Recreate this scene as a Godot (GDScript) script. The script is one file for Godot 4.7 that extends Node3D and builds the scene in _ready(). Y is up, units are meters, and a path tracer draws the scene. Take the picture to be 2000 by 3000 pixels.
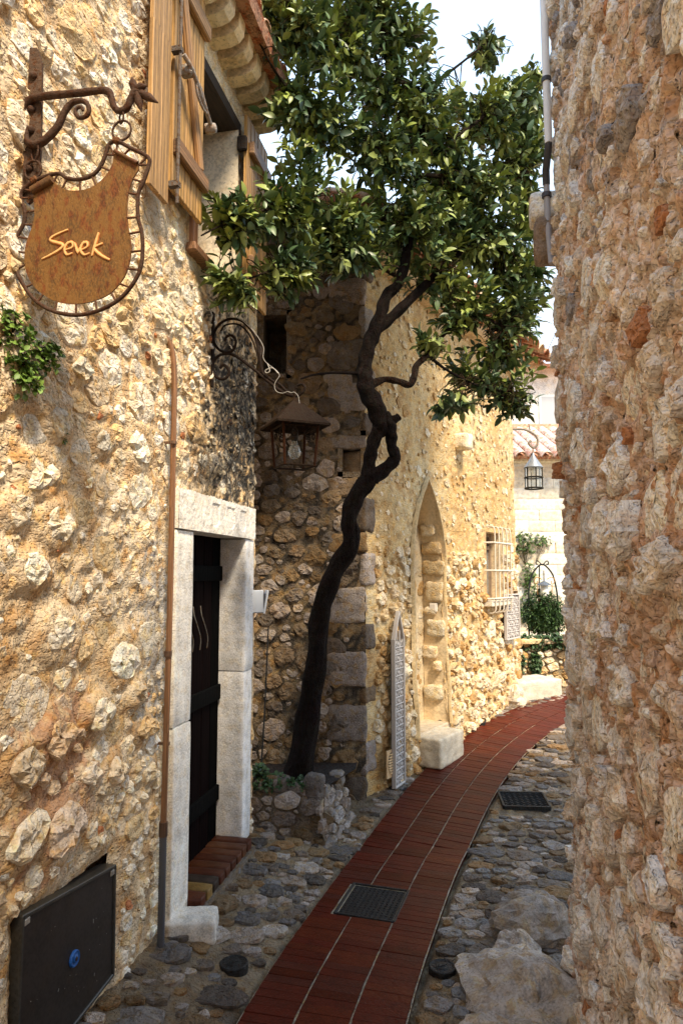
extends Node3D

# ------------------------------------------------------------------ mesh collector
class MB:
	var v := PackedVector3Array()
	var c := PackedColorArray()
	var ix := PackedInt32Array()
	var col := Color(1, 1, 1)
	var flat := false

	func p(q: Vector3) -> int:
		v.append(q); c.append(col)
		return v.size() - 1

	func t(a: int, b: int, d: int) -> void:      # counter-clockwise from outside
		ix.append(a); ix.append(d); ix.append(b)

	func quad(a: int, b: int, d: int, e: int) -> void:
		t(a, b, d); t(a, d, e)

	func face(pts: Array) -> void:
		var f := v.size()
		for q in pts: p(q)
		for k in range(1, pts.size() - 1): t(f, f + k, f + k + 1)

	func box(o: Vector3, size: Vector3, b := Basis(), ch := 0.0) -> void:
		var h := size * 0.5
		if ch <= 0.0:
			for ax in 3:
				for s in [-1.0, 1.0]:
					var n := Vector3(); n[ax] = s
					var a := Vector3(); a[(ax + 1) % 3] = 1.0
					var d := n.cross(a)
					face([o + b * ((n - a - d) * h), o + b * ((n + a - d) * h), o + b * ((n + a + d) * h), o + b * ((n - a + d) * h)])
			return
		ch = minf(ch, minf(h.x, minf(h.y, h.z)) * 0.8)
		var hi := h - Vector3(ch, ch, ch)
		for ax in 3:
			for s in [-1.0, 1.0]:
				var n := Vector3(); n[ax] = s * h[ax]
				var a := Vector3(); a[(ax + 1) % 3] = 1.0
				var nn := Vector3(); nn[ax] = s
				var d := nn.cross(a)
				var ai := a * hi; var di := d * hi
				face([o + b * (n - ai - di), o + b * (n + ai - di), o + b * (n + ai + di), o + b * (n - ai + di)])
		for ax in 3:                                # the twelve bevels
			var u := (ax + 1) % 3; var w := (ax + 2) % 3
			for su in [-1.0, 1.0]:
				for sw in [-1.0, 1.0]:
					var q: Array = []
					for k in [[-1.0, 0], [1.0, 0], [1.0, 1], [-1.0, 1]]:
						var g := Vector3(); g[ax] = k[0] * hi[ax]
						g[u] = su * (h[u] if k[1] == 0 else hi[u])
						g[w] = sw * (hi[w] if k[1] == 0 else h[w])
						q.append(o + b * g)
					if su * sw > 0.0: q.reverse()
					face(q)
		for sx in [-1.0, 1.0]:
			for sy in [-1.0, 1.0]:
				for sz in [-1.0, 1.0]:
					var q := [o + b * Vector3(sx * h.x, sy * hi.y, sz * hi.z), o + b * Vector3(sx * hi.x, sy * h.y, sz * hi.z), o + b * Vector3(sx * hi.x, sy * hi.y, sz * h.z)]
					if sx * sy * sz < 0.0: q.reverse()
					face(q)

	func tube(pts: Array, rad: Array, sides := 8, closed := false, wob := 0.0, bark: FastNoiseLite = null) -> void:
		var base := col
		var n := pts.size(); var first := v.size()
		var up := Vector3.UP
		var side := Vector3()
		for i in n:
			var a: Vector3 = pts[(i - 1 + n) % n] if closed else pts[maxi(i - 1, 0)]
			var b: Vector3 = pts[(i + 1) % n] if closed else pts[mini(i + 1, n - 1)]
			var d := (b - a).normalized()
			if i == 0:
				side = d.cross(up)
				if side.length() < 0.1: side = d.cross(Vector3.RIGHT)
			side = (side - d * side.dot(d)).normalized()
			var o := d.cross(side)
			var r: float = rad[mini(i, rad.size() - 1)]
			for k in sides:
				var an := TAU * k / sides
				var rr := r * (1.0 + wob * sin(an * 2.0 + i * 1.3) + wob * 0.6 * sin(an * 3.0 - i * 0.7))
				if bark:
					var bn := bark.get_noise_3d(cos(an) * 210.0 + r * 900.0, sin(an) * 210.0, i * 9.0)
					rr *= 1.0 + 0.13 * bn
					var bw := 1.0 + 0.9 * maxf(0.0, bark.get_noise_3d(cos(an) * 90.0, sin(an) * 90.0, i * 22.0 + 500.0)) + 0.35 * bn
					col = Color(base.r * bw, base.g * bw, base.b * bw)
				p(pts[i] + side * cos(an) * rr + o * sin(an) * rr)
		var rings := n if closed else n - 1
		for i in rings:
			for k in sides:
				var a := first + i * sides + k; var b := first + i * sides + (k + 1) % sides
				var j := (i + 1) % n
				var d := first + j * sides + k; var e := first + j * sides + (k + 1) % sides
				quad(a, b, e, d)
		if not closed:
			for en in [0, n - 1]:
				var q: Array = []
				for k in sides: q.append(v[first + en * sides + k])
				if en == 0: q.reverse()
				face(q)

	func lathe(o: Vector3, prof: Array, sides := 16, b := Basis()) -> void:   # profile of (radius, height), upwards
		var first := v.size()
		for q in prof:
			for k in sides:
				var an := -TAU * k / sides
				p(o + b * Vector3(cos(an) * q.x, q.y, sin(an) * q.x))
		for i in prof.size() - 1:
			for k in sides:
				var a := first + i * sides + k; var d := first + i * sides + (k + 1) % sides
				quad(a, d, d + sides, a + sides)

	func prism(poly: PackedVector2Array, z0: float, z1: float) -> void:
		if Geometry2D.is_polygon_clockwise(poly): poly = poly.duplicate(); poly.reverse()
		# Godot's test is for y down: make sure the area is positive with y up
		var area := 0.0
		for i in poly.size():
			var a := poly[i]; var b := poly[(i + 1) % poly.size()]
			area += a.x * b.y - a.y * b.x
		if area < 0.0: poly = poly.duplicate(); poly.reverse()
		var tri := Geometry2D.triangulate_polygon(poly)
		var f := v.size()
		for q in poly: p(Vector3(q.x, q.y, z1))
		var g := v.size()
		for q in poly: p(Vector3(q.x, q.y, z0))
		for i in range(0, tri.size(), 3):
			var a := tri[i]; var b := tri[i + 1]; var d := tri[i + 2]
			var s := (poly[b] - poly[a]).cross(poly[d] - poly[a])
			if s < 0.0:
				var w := b; b = d; d = w
			t(f + a, f + b, f + d); t(g + a, g + d, g + b)
		for i in poly.size():
			var a := poly[i]; var b := poly[(i + 1) % poly.size()]
			face([Vector3(a.x, a.y, z0), Vector3(b.x, b.y, z0), Vector3(b.x, b.y, z1), Vector3(a.x, a.y, z1)])

	func mesh(mat: Material) -> ArrayMesh:
		if flat:
			var fv := PackedVector3Array(); var fc := PackedColorArray(); var fi := PackedInt32Array()
			for i in ix.size():
				fv.append(v[ix[i]]); fc.append(c[ix[i]]); fi.append(i)
			v = fv; c = fc; ix = fi
		var nn := PackedVector3Array(); nn.resize(v.size())
		for i in range(0, ix.size(), 3):
			var a := ix[i]; var b := ix[i + 2]; var d := ix[i + 1]
			var n := (v[b] - v[a]).cross(v[d] - v[a])
			nn[a] += n; nn[b] += n; nn[d] += n
		for i in nn.size():
			nn[i] = nn[i].normalized() if nn[i].length_squared() > 0.0 else Vector3.UP
		var arr := []; arr.resize(Mesh.ARRAY_MAX)
		arr[Mesh.ARRAY_VERTEX] = v; arr[Mesh.ARRAY_NORMAL] = nn; arr[Mesh.ARRAY_COLOR] = c; arr[Mesh.ARRAY_INDEX] = ix
		var m := ArrayMesh.new()
		m.add_surface_from_arrays(Mesh.PRIMITIVE_TRIANGLES, arr)
		m.surface_set_material(0, mat)
		return m

# ------------------------------------------------------------------ globals and small helpers
var rng := RandomNumberGenerator.new()
var fine := FastNoiseLite.new()      # fractal noise, sampled at chosen frequencies
var cell := FastNoiseLite.new()
var ridge := FastNoiseLite.new()
var M := {}
var sooty := false

func nz(x: float, y: float, f: float, z := 0.0) -> float:
	return fine.get_noise_3d(x * f, y * f, z)

func frame(o: Vector3, u: Vector3, up := Vector3.UP) -> Transform3D:
	u = u.normalized()
	return Transform3D(Basis(u, up, u.cross(up)), o)

func part(called: String, mb: MB, mat: Material, parent: Node, xf := Transform3D()) -> MeshInstance3D:
	var o := MeshInstance3D.new()
	o.name = called; o.mesh = mb.mesh(mat); o.transform = xf
	parent.add_child(o, true)
	return o

func inst(called: String, mesh: Mesh, parent: Node, xf: Transform3D) -> MeshInstance3D:
	var o := MeshInstance3D.new()
	o.name = called; o.mesh = mesh; o.transform = xf
	parent.add_child(o, true)
	return o

func numbered(called: String) -> String:
	if not has_node(NodePath(called)): return called
	var k := 1
	while has_node(NodePath("%s_%03d" % [called, k])): k += 1
	return "%s_%03d" % [called, k]

func tag(o: Node, label: String, category := "", group := "", kind := "") -> Node:
	o.set_meta("label", label)
	if category: o.set_meta("category", category)
	if group: o.set_meta("group", group)
	if kind: o.set_meta("kind", kind)
	return o

func thing(called: String, label: String, category: String, xf := Transform3D(), group := "") -> Node3D:
	var o := Node3D.new()
	o.name = numbered(called); add_child(o)
	o.transform = xf
	tag(o, label, category, group)
	return o

func v3(a: Array) -> Array:            # flat list -> points
	var r: Array = []
	for i in range(0, a.size(), 3): r.append(Vector3(a[i], a[i + 1], a[i + 2]))
	return r

func p2(a: Array, z := 0.0) -> Array:  # flat list of pairs -> points at depth z
	var r: Array = []
	for i in range(0, a.size(), 2): r.append(Vector3(a[i], a[i + 1], z))
	return r

func smooth_line(pts: Array, per := 4, closed := false) -> Array:   # Catmull-Rom
	var r: Array = []; var n := pts.size()
	for i in (n if closed else n - 1):
		var a = pts[(i - 1 + n) % n] if closed else pts[maxi(i - 1, 0)]
		var b = pts[i]
		var d = pts[(i + 1) % n]
		var e = pts[(i + 2) % n] if closed else pts[mini(i + 2, n - 1)]
		for k in per:
			var t := float(k) / per
			r.append(0.5 * ((2.0 * b) + (d - a) * t + (2.0 * a - 5.0 * b + 4.0 * d - e) * t * t + (3.0 * b - a - 3.0 * d + e) * t * t * t))
	if not closed: r.append(pts[n - 1])
	return r

func smooth_radii(r: Array, per: int) -> Array:
	var q: Array = []
	for i in r.size() - 1:
		for k in per: q.append(lerpf(r[i], r[i + 1], float(k) / per))
	q.append(r[r.size() - 1])
	return q

func pick(pal: Array) -> Color:        # colour from a palette, slightly varied
	var q: Color = pal[rng.randi() % pal.size()]
	var k := rng.randf_range(0.85, 1.15); var w := rng.randf_range(-0.04, 0.04)
	return Color(q.r * k * (1.0 + w), q.g * k, q.b * k * (1.0 - w))

# ------------------------------------------------------------------ textures
func seam(size: int, f: float, oct: int, kind: int, sd: int) -> PackedByteArray:
	var n := FastNoiseLite.new()
	n.seed = sd; n.frequency = f; n.noise_type = kind
	n.fractal_type = FastNoiseLite.FRACTAL_FBM if oct > 1 else FastNoiseLite.FRACTAL_NONE
	n.fractal_octaves = oct
	if kind == FastNoiseLite.TYPE_CELLULAR: n.cellular_return_type = FastNoiseLite.RETURN_DISTANCE
	return n.get_seamless_image(size, size).get_data()

func tex_rock(size: int, sd: int, pit: int, contrast: float, warm: Color) -> ImageTexture:
	var a := seam(size, 0.008, 5, FastNoiseLite.TYPE_SIMPLEX_SMOOTH, sd)
	var b := seam(size, 0.06, 4, FastNoiseLite.TYPE_SIMPLEX_SMOOTH, sd + 1)
	var d := seam(size, 0.05, 1, FastNoiseLite.TYPE_CELLULAR, sd + 2)
	var e := seam(size, 0.012, 4, FastNoiseLite.TYPE_SIMPLEX_SMOOTH, sd + 3)
	var out := PackedByteArray(); out.resize(size * size * 3)
	for i in size * size:
		var l := 0.96 + contrast * ((a[i] - 128) / 255.0 * 0.7 + (b[i] - 128) / 255.0)
		if d[i] < pit: l *= 0.72
		var w := clampf((e[i] - 128) / 60.0, 0.0, 1.0)
		out[i * 3] = int(clampf(l * lerpf(1.0, warm.r, w), 0.0, 1.0) * 255.0)
		out[i * 3 + 1] = int(clampf(l * lerpf(1.0, warm.g, w), 0.0, 1.0) * 255.0)
		out[i * 3 + 2] = int(clampf(l * lerpf(1.0, warm.b, w), 0.0, 1.0) * 255.0)
	return ImageTexture.create_from_image(Image.create_from_data(size, size, false, Image.FORMAT_RGB8, out))

func tiled(n: FastNoiseLite, x: int, y: int, size: int) -> float:
	var q := size * 3 / 4
	var v := n.get_noise_2d(x, y)
	if x > q: v = lerpf(v, n.get_noise_2d(x - size, y), float(x - q) / (size - q))
	if y > q:
		var w := n.get_noise_2d(x, y - size)
		if x > q: w = lerpf(w, n.get_noise_2d(x - size, y - size), float(x - q) / (size - q))
		v = lerpf(v, w, float(y - q) / (size - q))
	return v

func tex_height(size: int, sd: int, pit: float) -> ImageTexture:
	var a := FastNoiseLite.new(); a.seed = sd; a.frequency = 0.022; a.fractal_octaves = 6; a.fractal_gain = 0.58
	var b := FastNoiseLite.new(); b.seed = sd + 4; b.frequency = 0.05; b.fractal_octaves = 2
	var out := PackedFloat32Array(); out.resize(size * size)
	for y in size:
		for x in size:
			var h := 0.5 + 0.5 * tiled(a, x, y, size)
			h -= pit * smoothstep(0.22, 0.5, tiled(b, x, y, size))
			out[y * size + x] = h
	return ImageTexture.create_from_image(Image.create_from_data(size, size, false, Image.FORMAT_RF, out.to_byte_array()))

func tex_streak(sd: int, upright: bool, lo: float, grain: float) -> ImageTexture:
	var n := FastNoiseLite.new()
	n.seed = sd; n.frequency = 0.03; n.fractal_octaves = 5
	var im := n.get_seamless_image(512, 512)
	im.resize(512, 512)
	var src := im.get_data()
	var out := PackedByteArray(); out.resize(512 * 512)
	for y in 512:
		for x in 512:
			var g: int
			if upright: g = src[((y / 12) % 512) * 512 + (x * 2) % 512]
			else: g = src[((y * 2) % 512) * 512 + (x / 12) % 512]
			var f := src[y * 512 + x]
			out[y * 512 + x] = int(clampf(lo + grain * g / 255.0 + 0.12 * f / 255.0, 0.0, 1.0) * 255.0)
	return ImageTexture.create_from_image(Image.create_from_data(512, 512, false, Image.FORMAT_L8, out))

func mat(called: String, color: Color, rough: float, tex: Texture2D = null, sc := Vector3.ONE, height: Texture2D = null, depth := 0.0, world := true, metal := 0.0) -> StandardMaterial3D:
	var m := StandardMaterial3D.new()
	m.resource_name = called
	m.albedo_color = color.linear_to_srgb()
	m.vertex_color_use_as_albedo = true
	m.roughness = rough
	m.metallic = metal
	if tex: m.albedo_texture = tex
	if height:
		m.heightmap_enabled = true; m.heightmap_texture = height; m.heightmap_scale = depth
	if tex or height:
		m.uv1_triplanar = true; m.uv1_world_triplanar = world; m.uv1_scale = sc
	M[called] = m
	return m

func make_materials() -> void:
	var rock := tex_rock(768, 11, 24, 0.5, Color(1.0, 0.90, 0.74))
	var pink := tex_rock(768, 41, 28, 0.42, Color(1.0, 0.90, 0.80))
	var hgt := tex_height(640, 21, 0.5)
	var hgt2 := tex_height(512, 31, 0.25)
	var rust := tex_rock(512, 71, 10, 1.1, Color(0.8, 0.5, 0.3))
	var pale := tex_rock(512, 91, 18, 0.35, Color(1.0, 0.97, 0.92))
	var rustp := tex_rock(512, 75, 8, 0.45, Color(0.9, 0.72, 0.55))
	var wood := tex_streak(5, true, 0.45, 0.55)
	var wood2 := tex_streak(6, false, 0.45, 0.55)
	mat("stone", Color(1, 1, 1), 0.92, rock, Vector3.ONE * 1.5, hgt, 0.9)
	mat("mortar", Color(1, 1, 1), 0.97, rock, Vector3.ONE * 1.6, hgt, 1.3)
	mat("pinkstone", Color(1, 1, 1), 0.92, pink, Vector3.ONE * 1.7, hgt, 1.6)
	mat("dressed", Color(1, 1, 1), 0.9, pale, Vector3.ONE * 2.6, hgt2, 0.3)
	mat("plaster", Color(1, 1, 1), 0.95, pale, Vector3.ONE * 1.1, hgt2, 0.35)
	mat("paving", Color(1, 1, 1), 0.75, rock, Vector3.ONE * 1.7, hgt, 1.2)
	mat("brick", Color(1, 1, 1), 0.46, pale, Vector3.ONE * 2.3, hgt2, 0.2).metallic_specular = 0.3
	mat("tile", Color(1, 1, 1), 0.85, rust, Vector3.ONE * 2.0, hgt2, 0.8)
	mat("wood", Color(1, 1, 1), 0.6, wood, Vector3(3.0, 1.2, 3.0), wood, 0.25, false)
	mat("beam", Color(1, 1, 1), 0.6, wood2, Vector3(1.2, 3.0, 3.0), wood2, 0.25, false)
	mat("iron", Color(1, 1, 1), 0.8, rustp, Vector3.ONE * 7.0, hgt2, 0.35, false, 0.1).metallic_specular = 0.3
	mat("rustplate", Color(1, 1, 1), 0.68, rustp, Vector3(4.0, 2.2, 4.0), hgt2, 0.15, false, 0.15)
	mat("copper", Color(1, 1, 1), 0.45, wood, Vector3(5.0, 1.0, 5.0), null, 0.0, false, 0.3)
	mat("steel", Color(1, 1, 1), 0.42, pale, Vector3.ONE * 1.6, null, 0.0, false, 0.35)
	mat("plain", Color(1, 1, 1), 0.55)
	mat("cast", Color(1, 1, 1), 0.5, rust, Vector3.ONE * 6.0, hgt2, 0.8, true, 0.4)
	mat("dark", Color(0.012, 0.011, 0.012), 0.8)
	mat("blackwood", Color(1, 1, 1), 0.9, wood, Vector3(3.0, 1.2, 3.0), wood, 0.2, false).metallic_specular = 0.12
	mat("bark", Color(1, 1, 1), 0.9, rust, Vector3(7.0, 3.0, 7.0), hgt, 2.6).metallic_specular = 0.25
	mat("soil", Color(1, 1, 1), 1.0, rust, Vector3.ONE * 5.0, hgt, 3.0)
	var lf: StandardMaterial3D = mat("leaf", Color(1, 1, 1), 0.42)
	lf.backlight = Color(0.66, 0.8, 0.2)
	lf.metallic_specular = 0.5
	var hb: StandardMaterial3D = mat("herb", Color(1, 1, 1), 0.55)
	hb.backlight = Color(0.5, 0.6, 0.2)
	var gl := StandardMaterial3D.new()
	gl.resource_name = "glass"; gl.transparency = BaseMaterial3D.TRANSPARENCY_ALPHA
	gl.albedo_color = Color(0.9, 0.95, 0.95, 0.12); gl.roughness = 0.05
	M["glass"] = gl
	var em: StandardMaterial3D = mat("opal", Color(0.8, 0.78, 0.7), 0.3)
	M["opal"] = em

# ------------------------------------------------------------------ rubble masonry
# Works in a frame's own (s, y) plane; t is how far a point stands out of it.
class Rubble:
	var pos := PackedVector2Array()    # already divided by the aspect
	var rad := PackedFloat32Array()
	var out := PackedFloat32Array()    # how far each stone stands proud
	var asp := 1.2
	var size := 0.3
	var grid := {}
	func key(q: Vector2) -> Vector2i: return Vector2i(int(floor(q.x / size)), int(floor(q.y / size)))
	func add(q: Vector2, r: float, h: float) -> void:
		var k := key(q)
		if not grid.has(k): grid[k] = []
		grid[k].append(pos.size())
		pos.append(q); rad.append(r); out.append(h)
	func near(q: Vector2) -> Array:
		var k := key(q); var r: Array = []
		for i in [-1, 0, 1]:
			for j in [-1, 0, 1]:
				var g = grid.get(k + Vector2i(i, j))
				if g != null: r.append_array(g)
		return r

func in_holes(q: Vector2, holes: Array, grow: float) -> bool:
	for h in holes:
		if h is Rect2:
			if h.grow(grow).has_point(q): return true
		elif Geometry2D.is_point_in_polygon(q, h): return true
		elif grow > 0.0:
			for k in 8:
				if Geometry2D.is_point_in_polygon(q + Vector2.from_angle(TAU * k / 8) * grow, h): return true
	return false

func scatter(area: Rect2, classes: Array, asp: float, holes: Array, fixed := [], top := Vector2(0, 99)) -> Rubble:
	var rb := Rubble.new(); rb.asp = asp
	var big := 0.05
	for q in classes: big = maxf(big, q[1])
	for q in fixed: big = maxf(big, q[2])
	rb.size = big * 2.3
	for q in fixed: rb.add(Vector2(q[0] / asp, q[1]), q[2], q[3])
	for q in classes:
		for k in int(q[2]):
			var r := rng.randf_range(q[0], q[1])
			var at := Vector2(rng.randf_range(area.position.x, area.end.x), rng.randf_range(area.position.y, area.end.y))
			if at.y + r * 0.8 > top.y + top.x * at.x: continue
			if q.size() > 5 and not (q[5] as Rect2).has_point(at): continue
			var sq := Vector2(at.x / asp, at.y)
			var ok := true
			for j in rb.near(sq):
				if sq.distance_to(rb.pos[j]) < (r + rb.rad[j]) * 0.74: ok = false; break
			if ok and in_holes(at, holes, r * 0.95): ok = false
			if ok: rb.add(sq, r, rng.randf_range(q[3], q[4]))
	return rb

# one stone, in its own axes (origin at its centre on the wall plane)
func stone(mb: MB, rb: Rubble, i: int, color: Color, o := Vector3(), gap := 0.008, round := 0.5) -> void:
	var c := rb.pos[i]; var r := rb.rad[i]; var h := rb.out[i]
	mb.flat = true
	var K := 18 if r > 0.05 else (13 if r > 0.03 else 9)
	var dirs: Array = []; var lim: Array = []
	for j in rb.near(c):
		if j == i: continue
		var d := rb.pos[j] - c; var l := d.length()
		if l > (r + rb.rad[j]) * 1.6: continue
		dirs.append(d / l); lim.append(l * r / (r + rb.rad[j]) - gap * 0.5)
	var sd := rng.randf() * 90.0
	var an0 := rng.randf() * TAU
	# a few chipped faces that cut the stone's front
	var cuts: Array = []
	for k in 4:
		var a := an0 + TAU * k / 4.0 + rng.randf_range(-0.6, 0.6)
		cuts.append([Vector2.from_angle(a), rng.randf_range(0.1, 0.8), rng.randf_range(0.2, 0.9)])
	# the outline is broken along a few straight edges
	var edges: Array = []
	for k in 6:
		edges.append([Vector2.from_angle(an0 + TAU * k / 6.0 + rng.randf_range(-0.45, 0.45)), r * rng.randf_range(0.72, 1.12)])
	var tilt := Vector2(rng.randf_range(-1, 1), rng.randf_range(-1, 1)) * 0.38
	var rings: Array = [[1.0, -0.5], [1.0, 0.62], [0.93, 0.95], [0.66, 1.0], [0.33, 1.0]] if r > 0.03 else [[1.0, -0.5], [0.98, 0.75], [0.6, 1.0]]
	var first := mb.v.size()
	for q in rings:
		for k in K:
			var a := TAU * k / K
			var e := Vector2.from_angle(a)
			var rr := r * (1.0 + 0.32 * cos(2.0 * (a - an0))) * (1.16 + 0.34 * fine.get_noise_3d(e.x * 110.0 + sd * 9.0, e.y * 110.0, sd * 5.0) + 0.3 * fine.get_noise_3d(e.x * 340.0, e.y * 340.0 + sd * 9.0, sd))
			rr = minf(rr, r * 1.4)
			for j in dirs.size():
				var dd: float = e.dot(dirs[j])
				if dd > 0.05: rr = minf(rr, lim[j] / dd)
			for ed in edges:
				var de: float = e.dot(ed[0])
				if de > 0.05: rr = minf(rr, ed[1] / de)
			rr = maxf(rr, r * 0.35)
			var f: float = q[0] * (1.0 + 0.09 * fine.get_noise_3d(k * 31.0 + sd, q[0] * 90.0, 5.0))
			var pt: Vector2 = e * rr * f
			if q[0] < 0.9: pt += Vector2(fine.get_noise_2d(k * 170.0 + sd * 31.0, q[0] * 900.0), fine.get_noise_2d(q[0] * 900.0, k * 170.0 + sd * 31.0)) * r * 0.3
			var t: float = h * q[1]
			if q[1] > 0.0:
				var n := pt / r
				t += h * n.dot(tilt)
				for cu in cuts: t = minf(t, h * (1.05 - maxf(0.0, n.dot(cu[0]) - cu[1] * 0.8) * cu[2] * 1.6))
				t += h * 0.5 * fine.get_noise_3d(pt.x * 1600.0 + sd, pt.y * 1600.0, sd) + h * 0.3 * fine.get_noise_3d(pt.x * 4200.0 + sd, pt.y * 4200.0, sd * 7.0) + minf(0.006, h * 0.25) * fine.get_noise_3d(pt.x * 6000.0, pt.y * 6000.0, sd)
			var w := 1.0 + 0.25 * fine.get_noise_3d(pt.x * 1500.0 + sd * 3.0, pt.y * 1500.0, 20.0)
			mb.col = Color(color.r * w, color.g * w, color.b * w)
			if sooty: mb.col = soot(c.x * rb.asp + pt.x * rb.asp, c.y + pt.y, mb.col)
			mb.p(o + Vector3(pt.x * rb.asp, pt.y, t))
	mb.col = soot(c.x * rb.asp, c.y, color) if sooty else color
	var ct := mb.p(o + Vector3(0, 0, h * (1.0 + 0.2 * fine.get_noise_2d(sd, 3.0))))
	for q in rings.size() - 1:
		for k in K:
			var a := first + q * K + k; var b := first + q * K + (k + 1) % K
			mb.quad(a, b, b + K, a + K)
	var l := first + (rings.size() - 1) * K
	for k in K: mb.t(l + k, l + (k + 1) % K, ct)

# the bed between and under the stones: a finely broken sheet
func bed(area: Rect2, step: float, amp: float, rough: float, rb: Rubble, holes: Array, shade: Callable, lift: Callable, smear := 0.15, top := Vector2(0, 99), flush := Rect2()) -> MB:
	var mb := MB.new()
	var xs := lines(area.position.x, area.end.x, step, holes, 0)
	var ys := lines(area.position.y, area.end.y, step, holes, 1)
	var id := {}
	var nx := xs.size()
	for j in ys.size():
		for i in nx:
			var x: float = xs[i]; var y: float = ys[j]
			var lim := top.y + top.x * x
			if y > lim: y = lim
			var t := amp * nz(x, y, 190.0) + amp * 0.55 * nz(x, y, 700.0, 7.0)
			t += rough * (ridge.get_noise_3d(x * 1400.0, y * 1400.0, 3.0)) + rough * 0.7 * nz(x, y, 3000.0, 9.0)
			if rb:
				var sq := Vector2(x / rb.asp, y)
				var sm := 0.75 if flush.has_point(Vector2(x, y)) else smear
				for k in rb.near(sq):
					var dd := sq.distance_to(rb.pos[k]) / rb.rad[k]
					if dd < 1.5: t = maxf(t, t * 0.5 + rb.out[k] * sm * smoothstep(1.5, 0.95, dd))
			t += lift.call(x, y) - rough * 0.6
			mb.col = shade.call(x, y)
			mb.p(Vector3(x, y, t))
	for j in ys.size() - 1:
		for i in nx - 1:
			var m := Vector2((xs[i] + xs[i + 1]) * 0.5, (ys[j] + ys[j + 1]) * 0.5)
			if ys[j] > top.y + top.x * xs[i] and ys[j] > top.y + top.x * xs[i + 1]: continue
			if in_holes(m, holes, 0.0): continue
			var a := j * nx + i
			mb.quad(a, a + 1, a + nx + 1, a + nx)
	return mb

func lines(a: float, b: float, step: float, holes: Array, ax: int) -> Array:
	var r: Array = []
	var n := int(ceil((b - a) / step))
	for i in n + 1: r.append(a + (b - a) * i / n)
	for h in holes:
		if h is Rect2:
			for e in [h.position[ax], h.end[ax]]:
				if e > a + 0.001 and e < b - 0.001:
					var best := 0
					for i in r.size():
						if absf(r[i] - e) < absf(r[best] - e): best = i
					r[best] = e
	return r

# stones as parts: the largest as nodes of their own, the rest joined
func lay_stones(rb: Rubble, parent: Node, called: String, most: int, m: Material, shade: Callable, lift: Callable, gap: float, rank: Callable, group_name: String) -> void:
	var order: Array = []
	for i in rb.pos.size(): order.append([rank.call(rb.pos[i].x * rb.asp, rb.pos[i].y, rb.rad[i]), i])
	order.sort_custom(func(a, b): return a[0] > b[0])
	var rest := MB.new(); var left := 0
	for n in order.size():
		var i: int = order[n][1]
		var x := rb.pos[i].x * rb.asp; var y := rb.pos[i].y
		var o := Vector3(x, y, lift.call(x, y))
		var col: Color = shade.call(x, y, rb.rad[i])
		if n < most:
			var mb := MB.new()
			stone(mb, rb, i, col, Vector3(), gap)
			part(called, mb, m, parent, Transform3D(Basis(), o))
		else:
			stone(rest, rb, i, col, o, gap); left += 1
	if left:
		var o := part(group_name, rest, m, parent)
		o.set_meta("kind", "stuff")

# a rough block: a subdivided box with worn edges
func rough_box(mb: MB, o: Vector3, size: Vector3, b: Basis, n: int, wear: float, amp: float, color: Color) -> void:
	var sd := rng.randf() * 200.0
	var weld := {}
	var h := size * 0.5
	for ax in 3:
		for s in [-1.0, 1.0]:
			var nv := Vector3(); nv[ax] = s
			var a := Vector3(); a[(ax + 1) % 3] = 1.0
			var d := nv.cross(a)
			var ids: Array = []
			for j in n + 1:
				for i in n + 1:
					var q := nv + a * (2.0 * i / n - 1.0) + d * (2.0 * j / n - 1.0)
					var k := Vector3i((q * 1000.0).round())
					if not weld.has(k):
						var r := q * h
						var inner := r.clamp(-h + Vector3.ONE * wear, h - Vector3.ONE * wear)
						var off := r - inner
						if off.length() > 0.0001:
							var big := maxf(absf(off.x), maxf(absf(off.y), absf(off.z)))
							r = inner + off.normalized() * lerpf(off.length(), big, 0.85)
						var w := fine.get_noise_3d((r.x + sd) * 900.0, r.y * 900.0, r.z * 900.0) + 0.5 * fine.get_noise_3d((r.x + sd) * 3500.0, r.y * 3500.0, r.z * 3500.0)
						r += r.normalized() * w * amp
						var wc := 1.0 + 0.3 * fine.get_noise_3d((r.x + sd) * 900.0, r.y * 900.0, r.z * 900.0 + 50.0)
						mb.col = Color(color.r * wc, color.g * wc, color.b * wc)
						weld[k] = mb.p(o + b * r)
					ids.append(weld[k])
			for j in n:
				for i in n:
					var e := j * (n + 1) + i
					mb.quad(ids[e], ids[e + 1], ids[e + n + 2], ids[e + n + 1])

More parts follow.
